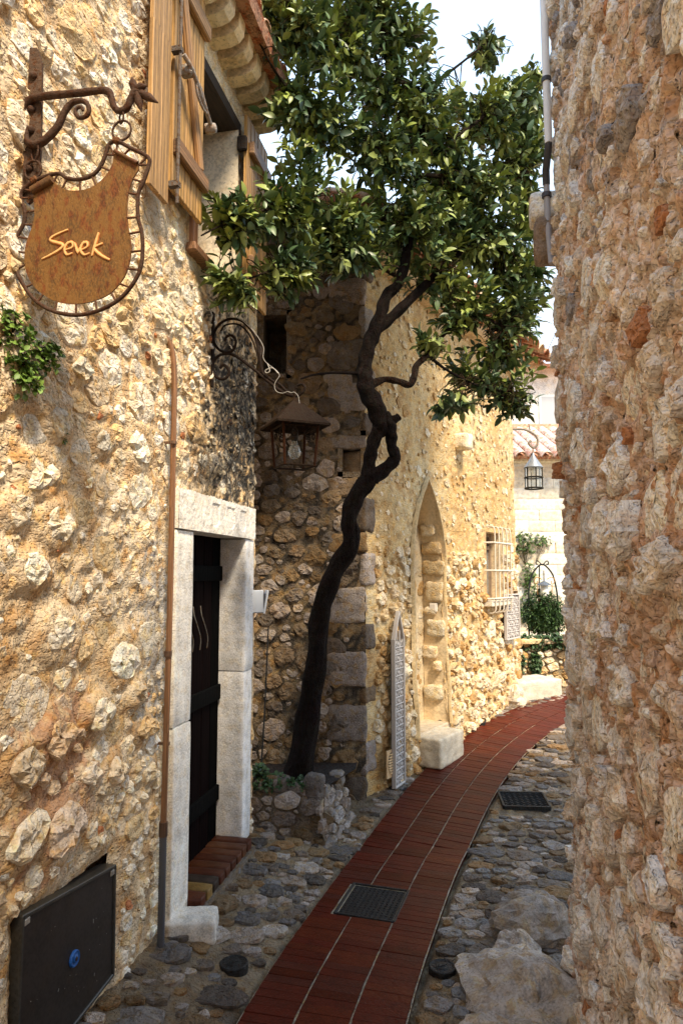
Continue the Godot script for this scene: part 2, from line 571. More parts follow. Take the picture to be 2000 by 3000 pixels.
func boulder(size: Vector3, color: Color, sd: float, amp := 0.16, rings := 14) -> MB:
	var mb := MB.new()
	mb.flat = true
	var seg := rings * 2
	var cuts: Array = []
	for k in 13: cuts.append([Vector3(rng.randfn(), rng.randfn() * 0.8 + 0.2, rng.randfn()).normalized(), rng.randf_range(0.74, 1.02)])
	for j in rings + 1:
		for i in seg:
			var th := PI * j / rings; var ph := -TAU * i / seg
			var d := Vector3(sin(th) * cos(ph), cos(th), sin(th) * sin(ph))
			var r := 1.08
			for q in cuts:
				var e: float = d.dot(q[0])
				if e > 0.1: r = minf(r, q[1] / e)
			r += amp * 0.55 * fine.get_noise_3d(d.x * 100.0 + sd, d.y * 100.0, d.z * 100.0) + amp * 0.5 * fine.get_noise_3d(d.x * 420.0 + sd, d.y * 420.0, d.z * 420.0) - amp * 0.6 * smoothstep(0.45, 0.8, ridge.get_noise_3d(d.x * 130.0 + sd, d.y * 130.0, d.z * 130.0))
			var k := 1.0 + 0.5 * fine.get_noise_3d(d.x * 200.0 + sd, d.y * 200.0, d.z * 200.0 + 40.0) + 0.3 * fine.get_noise_3d(d.x * 900.0, d.y * 900.0, d.z * 900.0)
			mb.col = Color(color.r * k, color.g * k, color.b * k)
			mb.p(d * size * r)
	for j in rings:
		for i in seg:
			var a := j * seg + i; var b := j * seg + (i + 1) % seg
			mb.quad(a + seg, b + seg, b, a)
	return mb

func zero(_x: float, _y: float) -> float: return 0.0
# ------------------------------------------------------------------ the ground's shape
const PATH_D := [0.4, 1.5, 2.35, 2.826, 3.276, 4.128, 4.723, 5.32, 5.884, 6.408, 7.031, 7.55, 7.95, 8.2]
const PATH_X := [-0.56, -0.37, -0.165, -0.057, 0.07, 0.345, 0.577, 0.833, 1.115, 1.429, 1.883, 2.4, 3.0, 3.6]

func path_x(d: float) -> float:
	for i in PATH_D.size() - 1:
		if d < PATH_D[i + 1] or i == PATH_D.size() - 2:
			return lerpf(PATH_X[i], PATH_X[i + 1], (d - PATH_D[i]) / (PATH_D[i + 1] - PATH_D[i]))
	return 0.0

func off_path(x: float, d: float) -> float:      # signed distance from the path's centre line
	var g := (path_x(d + 0.1) - path_x(d - 0.1)) / 0.2
	return (x - path_x(d)) / sqrt(1.0 + g * g)

func ground_y(x: float, d: float) -> float:
	var h := 0.085 * maxf(0.0, d - 4.4)
	var wall := x - (-1.444 + 0.2 * d)
	if d < 5.2: h += 0.12 * clampf(1.0 - wall / 0.5, 0.0, 1.0)
	return h

# ------------------------------------------------------------------ colours (linear)
const CREAM := [Color(0.88, 0.79, 0.64), Color(0.93, 0.86, 0.75), Color(0.80, 0.68, 0.49), Color(0.86, 0.76, 0.60), Color(0.92, 0.84, 0.71), Color(0.70, 0.58, 0.42), Color(0.78, 0.58, 0.33)]
const ROSE := [Color(0.93, 0.87, 0.81), Color(0.95, 0.91, 0.88), Color(0.84, 0.71, 0.61), Color(0.90, 0.80, 0.71), Color(0.82, 0.68, 0.53), Color(0.94, 0.89, 0.84), Color(0.70, 0.50, 0.38)]
const GOLD := [Color(0.74, 0.62, 0.44), Color(0.80, 0.70, 0.54), Color(0.62, 0.45, 0.25), Color(0.70, 0.56, 0.36), Color(0.52, 0.33, 0.14), Color(0.78, 0.67, 0.50)]
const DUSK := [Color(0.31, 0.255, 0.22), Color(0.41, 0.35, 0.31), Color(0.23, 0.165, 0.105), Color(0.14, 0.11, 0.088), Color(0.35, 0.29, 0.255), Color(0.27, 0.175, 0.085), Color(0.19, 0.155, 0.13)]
const COBBLE := [Color(0.34, 0.27, 0.22), Color(0.44, 0.37, 0.32), Color(0.20, 0.125, 0.06), Color(0.085, 0.065, 0.052), Color(0.25, 0.15, 0.065), Color(0.16, 0.125, 0.10), Color(0.30, 0.255, 0.23), Color(0.22, 0.20, 0.19), Color(0.13, 0.115, 0.11)]

func blot(x: float, y: float, cx: float, cy: float, rx: float, ry: float, sd: float) -> float:   # a stain with a broken edge
	var q := Vector2((x - cx) / rx, (y - cy) / ry).length()
	var n := nz(x, y, 900.0, sd) * 0.9 + nz(x, y, 4000.0, sd) * 0.8
	return smoothstep(1.05, 0.75, q + n * 0.9)

func soot(x: float, y: float, base: Color) -> Color:
	var k := blot(x, y, 4.12, 2.62, 0.50, 0.72, 3.0)
	k = maxf(k, blot(x, y, 3.75, 2.3, 0.34, 0.24, 6.0) * 0.8)
	k *= clampf(1.05 + 1.3 * nz(x, y, 6500.0, 13.0), 0.0, 1.0)
	return base.lerp(Color(0.026, 0.022, 0.018), k)

func left_mortar(x: float, y: float) -> Color:
	var n := nz(x, y, 120.0, 4.0); var m := nz(x, y, 700.0, 5.0)
	var q := Color(0.72, 0.54, 0.33).lerp(Color(0.85, 0.72, 0.53), clampf(0.5 + n * 1.3, 0.0, 1.0))
	q = q.lerp(Color(0.56, 0.30, 0.10), clampf(m * 1.6 - 0.05, 0.0, 0.7))
	q = q.lerp(Color(0.50, 0.27, 0.16), blot(x, y, 2.42, 1.02, 0.22, 0.30, 8.0) * 0.75)
	q = q.lerp(Color(0.46, 0.46, 0.45), blot(x, y, 3.12, 1.35, 0.13, 0.5, 12.0) * 0.75)
	if y > 3.25 and x > 3.2: q = q.lerp(Color(0.86, 0.75, 0.54), 0.8)
	return soot(x, y, q)

func right_mortar(x: float, y: float) -> Color:
	var n := nz(x, y, 150.0, 14.0); var m := nz(x, y, 900.0, 15.0)
	var q := Color(0.74, 0.55, 0.45).lerp(Color(0.92, 0.82, 0.76), clampf(0.5 + n * 1.4, 0.0, 1.0))
	q = q.lerp(Color(0.58, 0.30, 0.14), clampf(m * 2.0 - 0.15, 0.0, 0.75))
	var g := nz(x, y, 300.0, 18.0) + nz(x, y, 2500.0, 19.0) * 0.5
	if y > 2.6: q = q.lerp(Color(0.34, 0.32, 0.33), clampf(g * 2.0 - 0.12, 0.0, 0.7))
	return q

func gold_mortar(x: float, y: float) -> Color:
	var n := nz(x, y, 110.0, 24.0); var m := nz(x, y, 600.0, 25.0)
	var q := Color(0.62, 0.43, 0.20).lerp(Color(0.76, 0.60, 0.35), clampf(0.5 + n * 1.4, 0.0, 1.0))
	q = q.lerp(Color(0.42, 0.23, 0.08), clampf(m * 1.6 - 0.15, 0.0, 0.6))
	return q

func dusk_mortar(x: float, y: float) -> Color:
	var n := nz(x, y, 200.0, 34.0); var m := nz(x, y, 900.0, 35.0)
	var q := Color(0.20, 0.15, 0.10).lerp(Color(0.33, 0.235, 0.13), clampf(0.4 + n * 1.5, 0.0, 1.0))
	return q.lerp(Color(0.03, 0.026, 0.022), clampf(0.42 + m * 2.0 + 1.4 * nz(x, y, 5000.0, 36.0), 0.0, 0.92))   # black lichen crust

# ------------------------------------------------------------------ everything
func _ready() -> void:
	rng.seed = 20240611
	fine.seed = 7; fine.frequency = 0.01; fine.fractal_octaves = 3
	ridge.seed = 9; ridge.frequency = 0.01; ridge.fractal_type = FastNoiseLite.FRACTAL_RIDGED; ridge.fractal_octaves = 3
	# camera
	var cam := Camera3D.new(); cam.name = "camera"
	cam.position = Vector3(0, 1.7, 0); cam.rotation.x = atan(0.09)
	cam.fov = rad_to_deg(2.0 * atan(0.75)); cam.near = 0.05; cam.far = 400.0
	add_child(cam)
	# sky
	var env := Environment.new()
	var sky := ProceduralSkyMaterial.new()
	sky.sky_top_color = Color(0.70, 0.82, 0.95)
	sky.sky_horizon_color = Color(0.93, 0.95, 0.96)
	sky.ground_bottom_color = Color(0.35, 0.3, 0.25); sky.ground_horizon_color = Color(0.8, 0.78, 0.74)
	sky.sky_curve = 0.3; sky.sun_angle_max = 20.0
	env.background_mode = Environment.BG_SKY
	env.sky = Sky.new(); env.sky.sky_material = sky
	env.background_energy_multiplier = 0.92
	env.tonemap_mode = Environment.TONE_MAPPER_LINEAR
	env.tonemap_exposure = 2.3
	env.sdfgi_enabled = true; env.ssao_enabled = true; env.ssil_enabled = true
	var we := WorldEnvironment.new(); we.name = "air"; we.environment = env; add_child(we)
	# a high sun behind the camera and to the right, softened by thin cloud
	var sun := DirectionalLight3D.new(); sun.name = "sun"
	sun.light_energy = 1.05; sun.light_color = Color(1.0, 0.93, 0.82); sun.light_angular_distance = 12.0; sun.shadow_enabled = true
	add_child(sun)
	sun.look_at_from_position(Vector3(0.45, 1.3, 0.9), Vector3.ZERO)
	make_materials()
	build_ground()
	build_left_house()
	build_second_house()
	build_right_house()
	build_far_end()
	build_path()
	build_street_things()
	build_sign()
	build_lantern()
	build_planter()
	build_tree()
	build_plants()

# ------------------------------------------------------------------ ground
func build_ground() -> void:
	var g := MB.new(); g.col = Color(0.4, 0.34, 0.26)
	g.face([Vector3(-60, 0, 60), Vector3(60, 0, 60), Vector3(60, 0, -60), Vector3(-60, 0, -60)])
	var o := part("ground", g, M.mortar, self, Transform3D(Basis(), Vector3(0, -0.12, 0)))
	tag(o, "bare earth under the lane and the houses", "", "", "structure")
	var fr := Transform3D(Basis(Vector3(1, 0, 0), Vector3(0, 0, -1), Vector3(0, 1, 0)), Vector3())
	var lane := Node3D.new(); lane.name = "cobbled_pavement"; lane.transform = fr; add_child(lane)
	tag(lane, "uneven cobbles set in mortar on both sides of the brick path", "", "", "structure")
	var hole: PackedVector2Array = PackedVector2Array()
	for k in range(0, 60):
		var d := 0.6 + k * 0.128
		hole.append(Vector2(path_x(d) - 0.35, d))
	for k in range(59, -1, -1):
		var d := 0.6 + k * 0.128
		hole.append(Vector2(path_x(d) + 0.35, d))
	var behind := [hole, PackedVector2Array([Vector2(-2.5, 1.0), Vector2(-1.25, 1.0), Vector2(-0.53, 4.6), Vector2(-0.62, 4.52), Vector2(-0.1, 4.45), Vector2(0.12, 4.9), Vector2(0.2, 5.1), Vector2(2.3, 8.4), Vector2(-2.5, 8.4)]),
		PackedVector2Array([Vector2(0.98, 3.1), Vector2(0.55, 1.0), Vector2(3, 1.0), Vector2(3, 3.1)]),
		Rect2(-0.52, 3.02, 0.12, 0.12), Rect2(0.37, 3.05, 0.13, 0.12), Rect2(1.12, 4.9, 0.38, 0.34)]
	var rb := scatter(Rect2(-1.2, 1.9, 3.9, 6.3), [[0.055, 0.095, 1600, 0.012, 0.024], [0.035, 0.055, 9000, 0.011, 0.022], [0.018, 0.034, 16000, 0.008, 0.017]], 1.35, behind)
	var lift := func(x: float, d: float) -> float:
		var k := absf(off_path(x, d))
		return ground_y(x, d) - 0.008 - 0.035 * smoothstep(0.345, 0.32, k)
	var lifts := func(x: float, d: float) -> float: return ground_y(x, d) - 0.008
	var shade := func(x: float, d: float) -> Color:
		var n := nz(x, d, 160.0, 44.0); var m := nz(x, d, 900.0, 45.0)
		var q := Color(0.19, 0.135, 0.08).lerp(Color(0.29, 0.215, 0.13), clampf(0.5 + n, 0.0, 1.0))
		return q.lerp(Color(0.06, 0.042, 0.03), clampf(m * 1.4, 0.0, 0.6))
	part("mortar_bed", bed(Rect2(-1.35, 0.5, 5.0, 7.9), 0.022, 0.012, 0.010, rb, [], shade, lift, 0.3), M.paving, lane)
	var cs := func(x: float, d: float, _r: float) -> Color: return pick(COBBLE)
	lay_stones(rb, lane, "paving_stone", 300, M.paving, cs, lifts, 0.006, func(x, d, r): return r / maxf(d, 1.0) if absf(x) < d * 0.6 else 0.0, "small_paving_stones")

# ------------------------------------------------------------------ the house on the left
func tile_mesh(color: Color, r := 0.085, l := 0.42, up := true) -> ArrayMesh:    # a half-round clay tile, its length along z
	var mb := MB.new()
	var n := 7; var th := 0.014
	var ids: Array = []
	for e in [0.0, 1.0]:
		for w in [0, 1]:
			var row: Array = []
			for k in n + 1:
				var a := PI * k / n
				var rr: float = (r - th * w) * (1.0 - 0.14 * e)
				mb.col = color * (1.0 + 0.15 * sin(k * 2.1)); mb.col.a = 1.0
				row.append(mb.p(Vector3(cos(a) * rr, sin(a) * rr * (1.0 if up else -1.0), l * (0.5 - e))))
			ids.append(row)
	for k in n:
		var q := [[ids[0][k], ids[2][k], ids[2][k + 1], ids[0][k + 1]], [ids[1][k], ids[1][k + 1], ids[3][k + 1], ids[3][k]], [ids[0][k], ids[0][k + 1], ids[1][k + 1], ids[1][k]], [ids[2][k], ids[3][k], ids[3][k + 1], ids[2][k + 1]]]
		for f in q:
			var a: Array = f.duplicate()
			if not up: a.reverse()
			mb.quad(a[0], a[1], a[2], a[3])
	for f in [[ids[0][0], ids[1][0], ids[3][0], ids[2][0]], [ids[0][n], ids[2][n], ids[3][n], ids[1][n]]]:
		if not up: f.reverse()
		mb.quad(f[0], f[1], f[2], f[3])
	return mb.mesh(M.tile)

func slab(called: String, parent: Node, m: Material, color: Color, o: Vector3, size: Vector3, b := Basis(), ch := 0.0) -> MeshInstance3D:
	var mb := MB.new(); mb.col = color
	mb.box(Vector3(), size, b, ch)
	return part(called, mb, m, parent, Transform3D(Basis(), o))

func planks(parent: Node, s0: float, s1: float, y0: float, y1: float, t: float, n: int, color: Color) -> void:
	var w := (s1 - s0) / n
	for k in n:
		var c := color * rng.randf_range(0.82, 1.12); c.a = 1.0
		slab("plank", parent, M.wood, c, Vector3(s0 + w * (k + 0.5), (y0 + y1) * 0.5, t + rng.randf_range(-0.001, 0.001)), Vector3(w - 0.004, y1 - y0, 0.024), Basis(), 0.004)

func build_left_house() -> void:
	var h := thing("stone_house", "rubble stone house on the left with white door surround, wooden shutters and bracketed eaves", "house", frame(Vector3(-1.444, 0, 0), Vector3(0.2, 0, -1)))
	var door := Rect2(3.27, -0.2, 1.1, 2.29)
	var win := Rect2(3.38, 3.37, 0.69, 1.06)
	var box := Rect2(2.22, 0.06, 0.64, 0.60)
	var holes := [door, win, Rect2(2.262, 0.12, 0.55, 0.50)]
	var fixed := [[2.923, 2.235, 0.085, 0.03], [2.845, 1.358, 0.10, 0.03], [2.41, 1.49, 0.085, 0.032], [2.269, 2.03, 0.075, 0.025], [2.375, 1.87, 0.075, 0.028], [2.262, 1.71, 0.06, 0.03], [2.242, 1.10, 0.075, 0.045], [2.40, 1.15, 0.075, 0.05], [2.464, 0.83, 0.095, 0.05], [2.256, 0.87, 0.08, 0.04],
		[2.803, 0.93, 0.07, 0.05], [2.667, 1.178, 0.07, 0.05], [3.03, 1.876, 0.045, 0.02], [2.479, 2.443, 0.05, 0.03], [2.62, 0.97, 0.05, 0.04], [3.03, 1.05, 0.06, 0.045], [2.95, 1.2, 0.05, 0.05], [3.1, 0.85, 0.05, 0.04]]
	var rb := scatter(Rect2(1.35, -0.05, 3.12, 4.75), [[0.07, 0.125, 400, 0.014, 0.032, Rect2(1.3, -0.1, 1.95, 1.25)], [0.07, 0.12, 200, 0.014, 0.03, Rect2(1.3, 2.3, 2.6, 2.4)], [0.065, 0.12, 160, 0.007, 0.016, Rect2(1.3, 1.2, 2.0, 1.3)], [0.035, 0.07, 500, 0.007, 0.02], [0.03, 0.065, 5000, 0.012, 0.032, Rect2(1.3, 2.2, 2.3, 2.5)], [0.018, 0.036, 3500, 0.012, 0.03, Rect2(1.3, -0.1, 3.2, 1.4)], [0.018, 0.034, 2200, 0.012, 0.028, Rect2(1.3, 2.3, 3.2, 2.4)], [0.016, 0.03, 900, 0.008, 0.018], [0.010, 0.016, 1500, 0.005, 0.012]], 1.3, [door, win, box, Rect2(3.3, 3.2, 1.3, 1.7)], fixed)
	var lw := func(x: float, y: float) -> float:
		return -0.018 * smoothstep(0.05, 0.0, maxf(absf(x - 2.537) - 0.275, absf(y - 0.37) - 0.25))
	var wall := part("rubble_wall", bed(Rect2(1.3, -0.2, 3.2, 4.95), 0.0155, 0.012, 0.007, rb, holes, left_mortar, lw, 0.5, Vector2(0, 99), Rect2(1.3, 1.15, 3.2, 1.2)), M.mortar, h)
	var cs := func(x: float, y: float, r: float) -> Color:
		var q := pick(CREAM)
		if r < 0.03 and rng.randf() < 0.05: q = Color(0.50, 0.20, 0.09)
		q = q.lerp(Color(0.62, 0.36, 0.20), blot(x, y, 2.42, 1.02, 0.2, 0.25, 8.0) * 0.4)
		return q
	sooty = true
	lay_stones(rb, wall, "stone", 300, M.stone, cs, zero, 0.01, func(x, y, r): return r / x if x > 1.9 else 0.0, "small_stones")
	sooty = false
	# the wall beyond the picture, the other walls and the roof
	slab("plain_wall", h, M.mortar, Color(0.78, 0.62, 0.40), Vector3(-1.1, 2.27, -0.06), Vector3(4.8, 4.95, 0.12))
	slab("side_wall", h, M.mortar, Color(0.7, 0.5, 0.3), Vector3(4.44, 2.3, -1.52), Vector3(0.1, 4.9, 3.0))
	slab("rear_wall", h, M.mortar, Color(0.7, 0.5, 0.3), Vector3(0.5, 2.6, -3.1), Vector3(8.0, 5.6, 0.12))
	slab("side_wall", h, M.mortar, Color(0.7, 0.5, 0.3), Vector3(-3.45, 2.3, -1.55), Vector3(0.1, 4.9, 2.9))
	var rf := slab("roof", h, M.tile, Color(0.5, 0.26, 0.15), Vector3(0.5, 5.30, -1.45), Vector3(8.2, 0.07, 3.6), Basis(Vector3.RIGHT, 0.29))
	var cols := [Color(0.72, 0.42, 0.26), Color(0.80, 0.55, 0.38), Color(0.62, 0.32, 0.19)]
	var tiles: Array = []
	for q in cols: tiles.append(tile_mesh(q))
	for k in 14:
		inst("roof_tile", tiles[k % 3], rf, Transform3D(Basis(Vector3.RIGHT, 0.29), Vector3(2.1 + k * 0.175 - 0.5, -0.41, 1.50)))
	for k in 8:                                   # eaves brackets
		var s := 3.34 + k * 0.152
		var mb := MB.new(); mb.col = pick([Color(0.78, 0.62, 0.38), Color(0.84, 0.70, 0.46)])
		mb.prism(PackedVector2Array([Vector2(-0.03, 4.645), Vector2(0.10, 4.65), Vector2(0.15, 4.668), Vector2(0.178, 4.70), Vector2(0.185, 4.775), Vector2(-0.03, 4.775)]), -0.044, 0.044)
		part("eaves_bracket", mb, M.plaster, h, Transform3D(Basis(Vector3(0, 0, 1), Vector3(0, 1, 0), Vector3(-1, 0, 0)), Vector3(s, 0, 0)))
	slab("eaves_board", h, M.plaster, Color(0.6, 0.42, 0.24), Vector3(3.0, 4.80, 0.09), Vector3(3.1, 0.045, 0.26))
	# window
	var rv := MB.new(); rv.col = Color(0.82, 0.70, 0.52)
	var a := 3.38; var b := 4.07; var y0 := 3.37; var y1 := 4.43; var dp := -0.245
	rv.face([Vector3(b, y0, 0.012), Vector3(b, y1, 0.012), Vector3(b, y1, dp), Vector3(b, y0, dp)])
	rv.face([Vector3(a, y0, dp), Vector3(a, y1, dp), Vector3(a, y1, 0.012), Vector3(a, y0, 0.012)])
	rv.face([Vector3(a, y0, dp), Vector3(a, y0, 0.012), Vector3(b, y0, 0.012), Vector3(b, y0, dp)])
	part("window_reveal", rv, M.plaster, h)
	slab("window_lintel", h, M.beam, Color(0.045, 0.026, 0.014), Vector3(3.725, 4.465, -0.118), Vector3(0.8, 0.07, 0.25))  # shade under the window head, painted in as near-black wood
	var wf := MB.new(); wf.col = Color(0.26, 0.10, 0.035)
	for q in [[a + 0.03, 3.9, 0.06, 1.06], [b - 0.03, 3.9, 0.06, 1.06], [3.725, 3.9, 0.05, 0.95]]: wf.box(Vector3(q[0], q[1], dp - 0.02), Vector3(q[2], q[3], 0.05), Basis(), 0.006)
	for y in [y0 + 0.03, 3.9, y1 - 0.03]: wf.box(Vector3(3.725, y, dp - 0.024), Vector3(0.6, 0.05, 0.045), Basis(), 0.005)
	var win_frame := part("window_frame", wf, M.wood, h)
	for s in [3.58, 3.87]:
		for y in [3.645, 4.155]: slab("pane", win_frame, M.glass, Color(1, 1, 1), Vector3(s, y, dp - 0.03), Vector3(0.245, 0.46, 0.004))
	slab("curtain", h, M.plain, Color(0.7, 0.67, 0.6), Vector3(3.725, 3.9, dp - 0.12), Vector3(0.66, 1.0, 0.01))
	var room := MB.new(); room.col = Color(0.3, 0.25, 0.2)
	room.box(Vector3(3.725, 3.9, -0.62), Vector3(0.8, 1.2, 0.04))
	for s in [3.33, 4.12]: room.box(Vector3(s, 3.9, -0.43), Vector3(0.05, 1.2, 0.36))
	for y in [3.3, 4.5]: room.box(Vector3(3.725, y, -0.43), Vector3(0.8, 0.05, 0.36))
	part("room_lining", room, M.plaster, h)
	slab("window_sill", h, M.wood, Color(0.42, 0.2, 0.09), Vector3(3.73, 3.345, 0.012), Vector3(0.72, 0.045, 0.08), Basis(), 0.006)
	# shutters
	var wood := Color(0.72, 0.40, 0.12)
	var sh := Node3D.new(); sh.name = "shutter"; h.add_child(sh, true)
	sh.set_meta("label", "near shutter folded back beside the window")
	planks(sh, 2.815, 2.99, 3.34, 4.85, 0.075, 2, Color(0.58, 0.33, 0.12))
	planks(sh, 3.045, 3.385, 3.455, 4.65, 0.065, 5, wood)
	slab("batten", sh, M.beam, Color(0.40, 0.21, 0.09), Vector3(3.215, 3.655, 0.094), Vector3(0.35, 0.075, 0.034), Basis(), 0.006)
	slab("batten", sh, M.beam, Color(0.62, 0.34, 0.14), Vector3(3.215, 4.48, 0.094), Vector3(0.35, 0.085, 0.034), Basis(), 0.006)
	var br := MB.new(); br.col = Color(0.56, 0.30, 0.12)
	br.box(Vector3(), Vector3(0.05, 0.80, 0.028), Basis(), 0.006)
	part("brace", br, M.wood, sh, Transform3D(Basis(Vector3(0, 0, 1), 0.30), Vector3(3.2, 4.08, 0.091)))
	var rod := MB.new(); rod.col = Color(0.16, 0.13, 0.11)
	rod.tube([Vector3(3.018, 3.36, 0.115), Vector3(3.018, 4.8, 0.115)], [0.008], 8)
	for y in [3.45, 4.1, 4.6]: rod.box(Vector3(3.018, y, 0.1), Vector3(0.03, 0.025, 0.05))
	part("bolt_rod", rod, M.iron, sh)
	var lv := MB.new(); lv.col = Color(0.42, 0.38, 0.34)
	lv.tube(smooth_line(v3([3.02, 4.075, 0.13, 3.06, 4.05, 0.145, 3.12, 4.02, 0.15, 3.19, 3.98, 0.15, 3.27, 3.955, 0.145, 3.33, 3.935, 0.14])), [0.012], 6)
	lv.tube(smooth_line(v3([3.12, 4.02, 0.147, 3.17, 4.03, 0.147, 3.22, 4.0, 0.147, 3.27, 3.955, 0.147]), 4), [0.007], 6)
	lv.tube(smooth_line(v3([3.12, 4.02, 0.147, 3.15, 3.965, 0.147, 3.21, 3.945, 0.147, 3.27, 3.955, 0.147]), 4), [0.007], 6)
	lv.lathe(Vector3(3.34, 3.93, 0.11), [Vector2(0.0, 0.05), Vector2(0.022, 0.05), Vector2(0.026, 0.03), Vector2(0.026, 0.0), Vector2(0, 0)], 12, Basis(Vector3.RIGHT, PI / 2))
	lv.box(Vector3(3.085, 4.045, 0.12), Vector3(0.05, 0.05, 0.06), Basis(), 0.008)
	part("shutter_latch", lv, M.iron, sh)
	var sh2 := Node3D.new(); sh2.name = "shutter"; h.add_child(sh2, true)
	sh2.set_meta("label", "far shutter opened flat beyond the window, half behind leaves")
	planks(sh2, 4.075, 4.49, 3.40, 4.53, 0.055, 6, wood)
	slab("batten", sh2, M.beam, Color(0.50, 0.29, 0.15), Vector3(4.29, 4.33, 0.084), Vector3(0.37, 0.08, 0.034), Basis(), 0.006)
	slab("batten", sh2, M.beam, Color(0.50, 0.29, 0.15), Vector3(4.29, 3.6, 0.084), Vector3(0.37, 0.08, 0.034), Basis(), 0.006)
	slab("hinge", sh2, M.iron, Color(0.04, 0.035, 0.03), Vector3(4.06, 4.33, 0.04), Vector3(0.03, 0.09, 0.06), Basis(), 0.005)
	# door surround
	var white := Color(0.93, 0.88, 0.80)
	for q in [[3.365, 0.5, 0.20, 0.98, 0.04], [3.362, 1.45, 0.205, 0.914, 0.036], [4.30, 0.62, 0.158, 0.99, 0.036], [4.302, 1.513, 0.162, 0.79, 0.04]]:
		var mb := MB.new()
		rough_box(mb, Vector3(), Vector3(q[2], q[3], 0.25), Basis(), 12, 0.012, 0.0035, white * Color(1, 1, 1) if q[0] < 4 else Color(0.84, 0.82, 0.80))
		part("door_jamb", mb, M.dressed, h, Transform3D(Basis(), Vector3(q[0], q[1], q[4] - 0.125)))
	var lin := MB.new()
	var nx := 190; var ny := 34
	for j in ny + 1:
		for i in nx + 1:
			var x := 3.262 + 1.122 * i / nx; var y := 1.912 + 0.192 * j / ny
			if j == ny: y += 0.012 * nz(x, 3.0, 2500.0)
			var t := 0.045 + 0.003 * nz(x, y, 2500.0) + 0.001 * nz(x, y, 8000.0)
			for q in [[3.72, 0.05, 1.0], [3.95, 0.06, 2.0], [4.16, 0.045, 3.0]]:      # three carved shields
				var e := Vector2((x - q[0]) / q[1], (y - 2.012) / 0.058)
				if absf(e.x) < 1.0 and absf(e.y) < 1.0 and not (e.y < -0.5 and absf(e.x) > 1.0 - (-0.5 - e.y) * 0.9):
					t -= 0.016
					if q[2] == 2.0: t += 0.013 * smoothstep(0.05, 0.3, nz(x, y, 5200.0, 8.0))
					else: t += 0.011 * smoothstep(1.0, 0.6, e.length()) * (0.7 + nz(x, y, 3500.0, q[2]))
			lin.col = white * (1.0 + 0.2 * nz(x, y, 900.0, 2.0)); lin.col.a = 1.0
			lin.p(Vector3(x, y, t))
	for j in ny:
		for i in nx:
			var e := j * (nx + 1) + i
			lin.quad(e, e + 1, e + nx + 2, e + nx + 1)
	lin.col = white
	lin.box(Vector3(3.823, 2.008, -0.082), Vector3(1.121, 0.19, 0.245))
	part("door_lintel", lin, M.dressed, h).set_meta("label", "pale lintel with three small carved shields")
	# door
	var dr := Node3D.new(); dr.name = "door"; h.add_child(dr, true)
	for k in 6: slab("plank", dr, M.blackwood, Color(0.008, 0.006, 0.006) * rng.randf_range(0.8, 1.2) + Color(0, 0, 0, 1), Vector3(3.46 + 0.1267 * (k + 0.5), 1.0, -0.135), Vector3(0.1227, 1.9, 0.03), Basis(), 0.004)
	for y in [0.42, 1.0, 1.7]: slab("rail", dr, M.blackwood, Color(0.010, 0.008, 0.008), Vector3(3.84, y, -0.112), Vector3(0.74, 0.09, 0.022), Basis(), 0.005)
	for k in 4:
		var w := MB.new(); w.col = Color(0.16, 0.15, 0.14)
		var s := 3.62 + k * 0.1
		w.tube(smooth_line(v3([s - 0.03, 1.52, -0.105, s - 0.035, 1.47, -0.095, s, 1.41, -0.09, s + 0.045, 1.34, -0.09, s + 0.06, 1.28, -0.1])), [0.0035], 6)
		part("door_ironwork", w, M.iron, dr)
	for q in [[3.84, 1.0, -0.17, 0.8, 2.0, 0.04]]: slab("door_backing", dr, M.dark, Color(1, 1, 1), Vector3(q[0], q[1], q[2]), Vector3(q[3], q[4], q[5]))
	var ths := Node3D.new(); ths.name = "threshold"; h.add_child(ths, true)
	var tc := [Color(0.11, 0.034, 0.017), Color(0.26, 0.155, 0.05), Color(0.05, 0.034, 0.026), Color(0.085, 0.026, 0.014), Color(0.10, 0.034, 0.016), Color(0.08, 0.024, 0.012), Color(0.12, 0.042, 0.02), Color(0.13, 0.05, 0.024), Color(0.10, 0.032, 0.016)]
	for k in 9:
		var mb := MB.new()
		rough_box(mb, Vector3(), Vector3(0.078, 0.07, 0.23), Basis(), 4, 0.008, 0.002, tc[k])
		part("brick", mb, M.brick, ths, Transform3D(Basis(Vector3(0, 1, 0), rng.randf_range(-0.03, 0.03)), Vector3(3.50 + 0.085 * k, 0.135 + rng.randf_range(-0.003, 0.003), -0.015)))
	slab("threshold_bed", ths, M.mortar, Color(0.2, 0.16, 0.12), Vector3(3.84, 0.05, 0.01), Vector3(0.77, 0.14, 0.215))

# ------------------------------------------------------------------ the house behind the tree
func arch_line() -> PackedVector2Array:
	var r := PackedVector2Array()
	r.append(Vector2(0.745, 0.36))
	for k in 9: r.append(Vector2(0.745 - 0.012 * sin(k), 0.36 + 1.5 * (k + 1) / 9.0))
	for k in 7:
		var t := (k + 1) / 8.0
		r.append(Vector2(0.745 + 0.285 * pow(t, 1.5), 1.86 + 0.66 * pow(t, 0.85)))
	r.append(Vector2(1.04, 2.53))
	for k in range(6, -1, -1):
		var t := (k + 1) / 8.0
		r.append(Vector2(1.37 - 0.32 * pow(t, 1.5), 1.86 + 0.66 * pow(t, 0.85)))
	for k in range(8, -1, -1): r.append(Vector2(1.37 + 0.012 * sin(k * 1.7), 0.36 + 1.5 * (k + 1) / 9.0))
	r.append(Vector2(1.37, 0.36))
	return r

